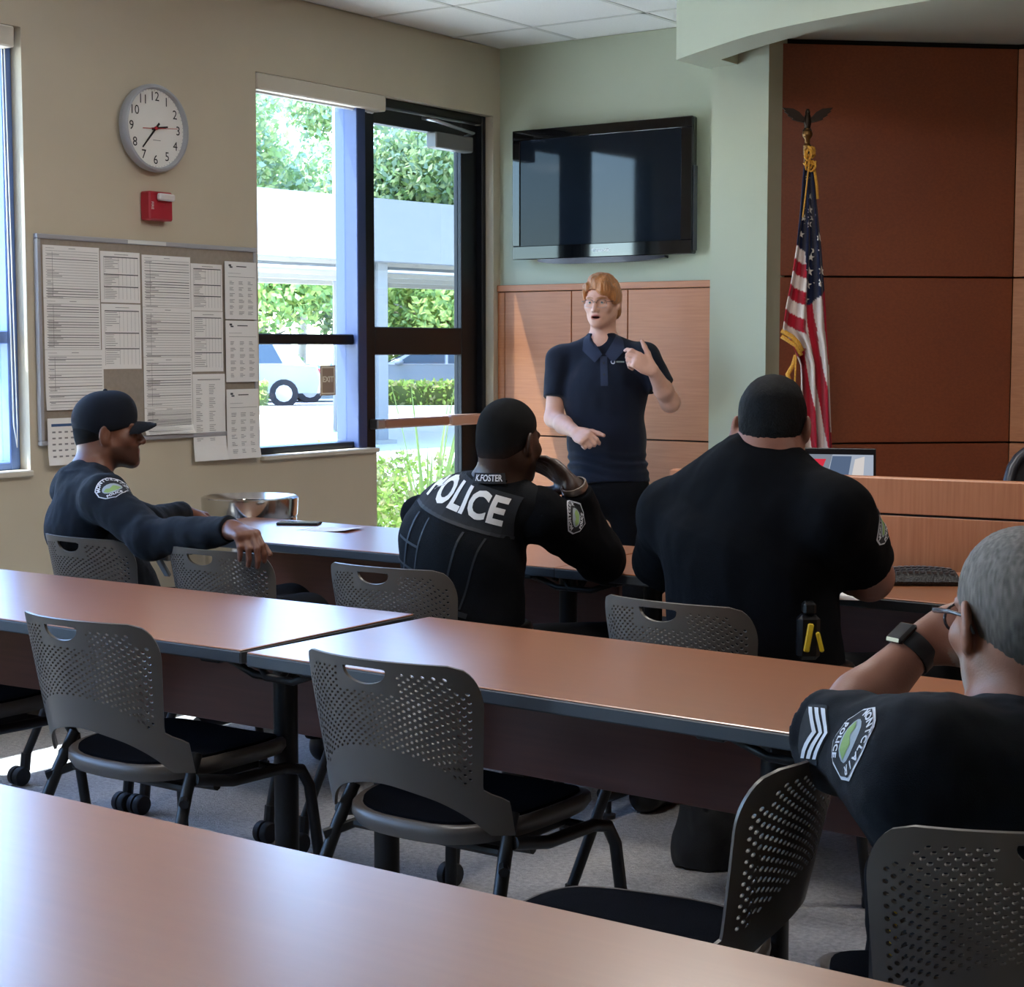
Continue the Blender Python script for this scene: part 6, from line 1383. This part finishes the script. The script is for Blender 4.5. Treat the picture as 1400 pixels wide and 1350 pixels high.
for k in range(4): cx, cy = rg.uniform(-.04, .04), rg.uniform(-.03, .03); g.lathe([(0.001, 0.03), (0.009, 0.035), (0.001, 0.04)], 6, Matrix.Translation((cx, cy, 0)), cap=False)
g.build('foil', [mat('wrapper_green', '#4f7a58', 0.4), m_white], wp)
p2 = thing('paper_sheet', 'white sheet under the broad officer\'s forearm', 'paper', (*(-1.922, 4.168, 0.765)[:2], tt), math.radians(20))
MB().box((-0.108, -0.14, 0), (0.108, 0.14, 0.0006)).build('page', m_paper, p2)
kb_ = Vector((-1.791, 4.468, 0.760)); pu = thing('duty_pouch', 'black ridged leather case lying on the far table by the dais', 'case', (kb_.x, kb_.y, tt), math.radians(33))
rows = []
for u in np.linspace(-1, 1, 13):
    rows.append([(0.105*u, y, z) for y, z in ((-0.06, 0.0), (-0.066, 0.012), (-0.05, 0.026 + 0.008*(1 - u*u)), (0.0, 0.036 + 0.010*(1 - u*u)), (0.05, 0.026 + 0.006*(1 - u*u)), (0.062, 0.010), (0.056, 0.0))])
g = MB(); g.grid(rows, close=True); g.add(rows[0], [tuple(range(7))]); g.add(rows[-1], [tuple(range(7))]); g.build('case_body', mat('worn_black_leather', '#141416', 0.4, bump=0.6, bscale=200), pu, smooth=40)
g = MB()
for u in np.linspace(-0.85, 0.85, 12):
    for v in np.linspace(-0.045, 0.05, 6):
        z = np.interp(v, [-0.05, 0, 0.05], [0.028, 0.038, 0.028]) + 0.008*(1 - u*u); g.box((0.105*u - 0.005, v - 0.006, z - 0.004), (0.105*u + 0.005, v + 0.006, z + 0.003))
o = g.build('ridges', mat('pouch_ridges', '#4a4a4d', 0.35), pu); o['kind'] = 'stuff'
# ------------------------------------------------------------------ bag on the floor
bgp = Vector((-2.163, 3.985, 0.039)); bg_ = thing('bag', 'black soft bag on the carpet under the far table', 'bag', (bgp.x, bgp.y, 0), math.radians(30)); bg_.scale = (0.62, 0.8, 0.95)
F = Field((-0.2, -0.2, -0.02), (0.2, 0.2, 0.34), 0.008); F.ell((0, 0, 0.12), (0.13, 0.09, 0.14), 0.03); F.cone((-0.09, 0, 0.05), (0.09, 0.01, 0.05), 0.07, 0.07, 0.05); F.cone((-0.06, 0, 0.2), (0.07, 0.01, 0.21), 0.05, 0.04, 0.05); F.half((0, 0, 0.002), (0, 0, -1))
surf('bag_body', wrinkle(F.mesh(1), 0.008, (16, 16, 12), 61), mat('black_nylon', '#0e0f13', 0.6, bump=0.4, bscale=300), bg_)
MB().tube([(-0.07, 0, 0.22), (-0.05, -0.02, 0.29), (0.04, -0.02, 0.295), (0.07, 0, 0.23)], 0.010, 8, flat=0.5).build('carry_handle', m_rubber, bg_, smooth=True)
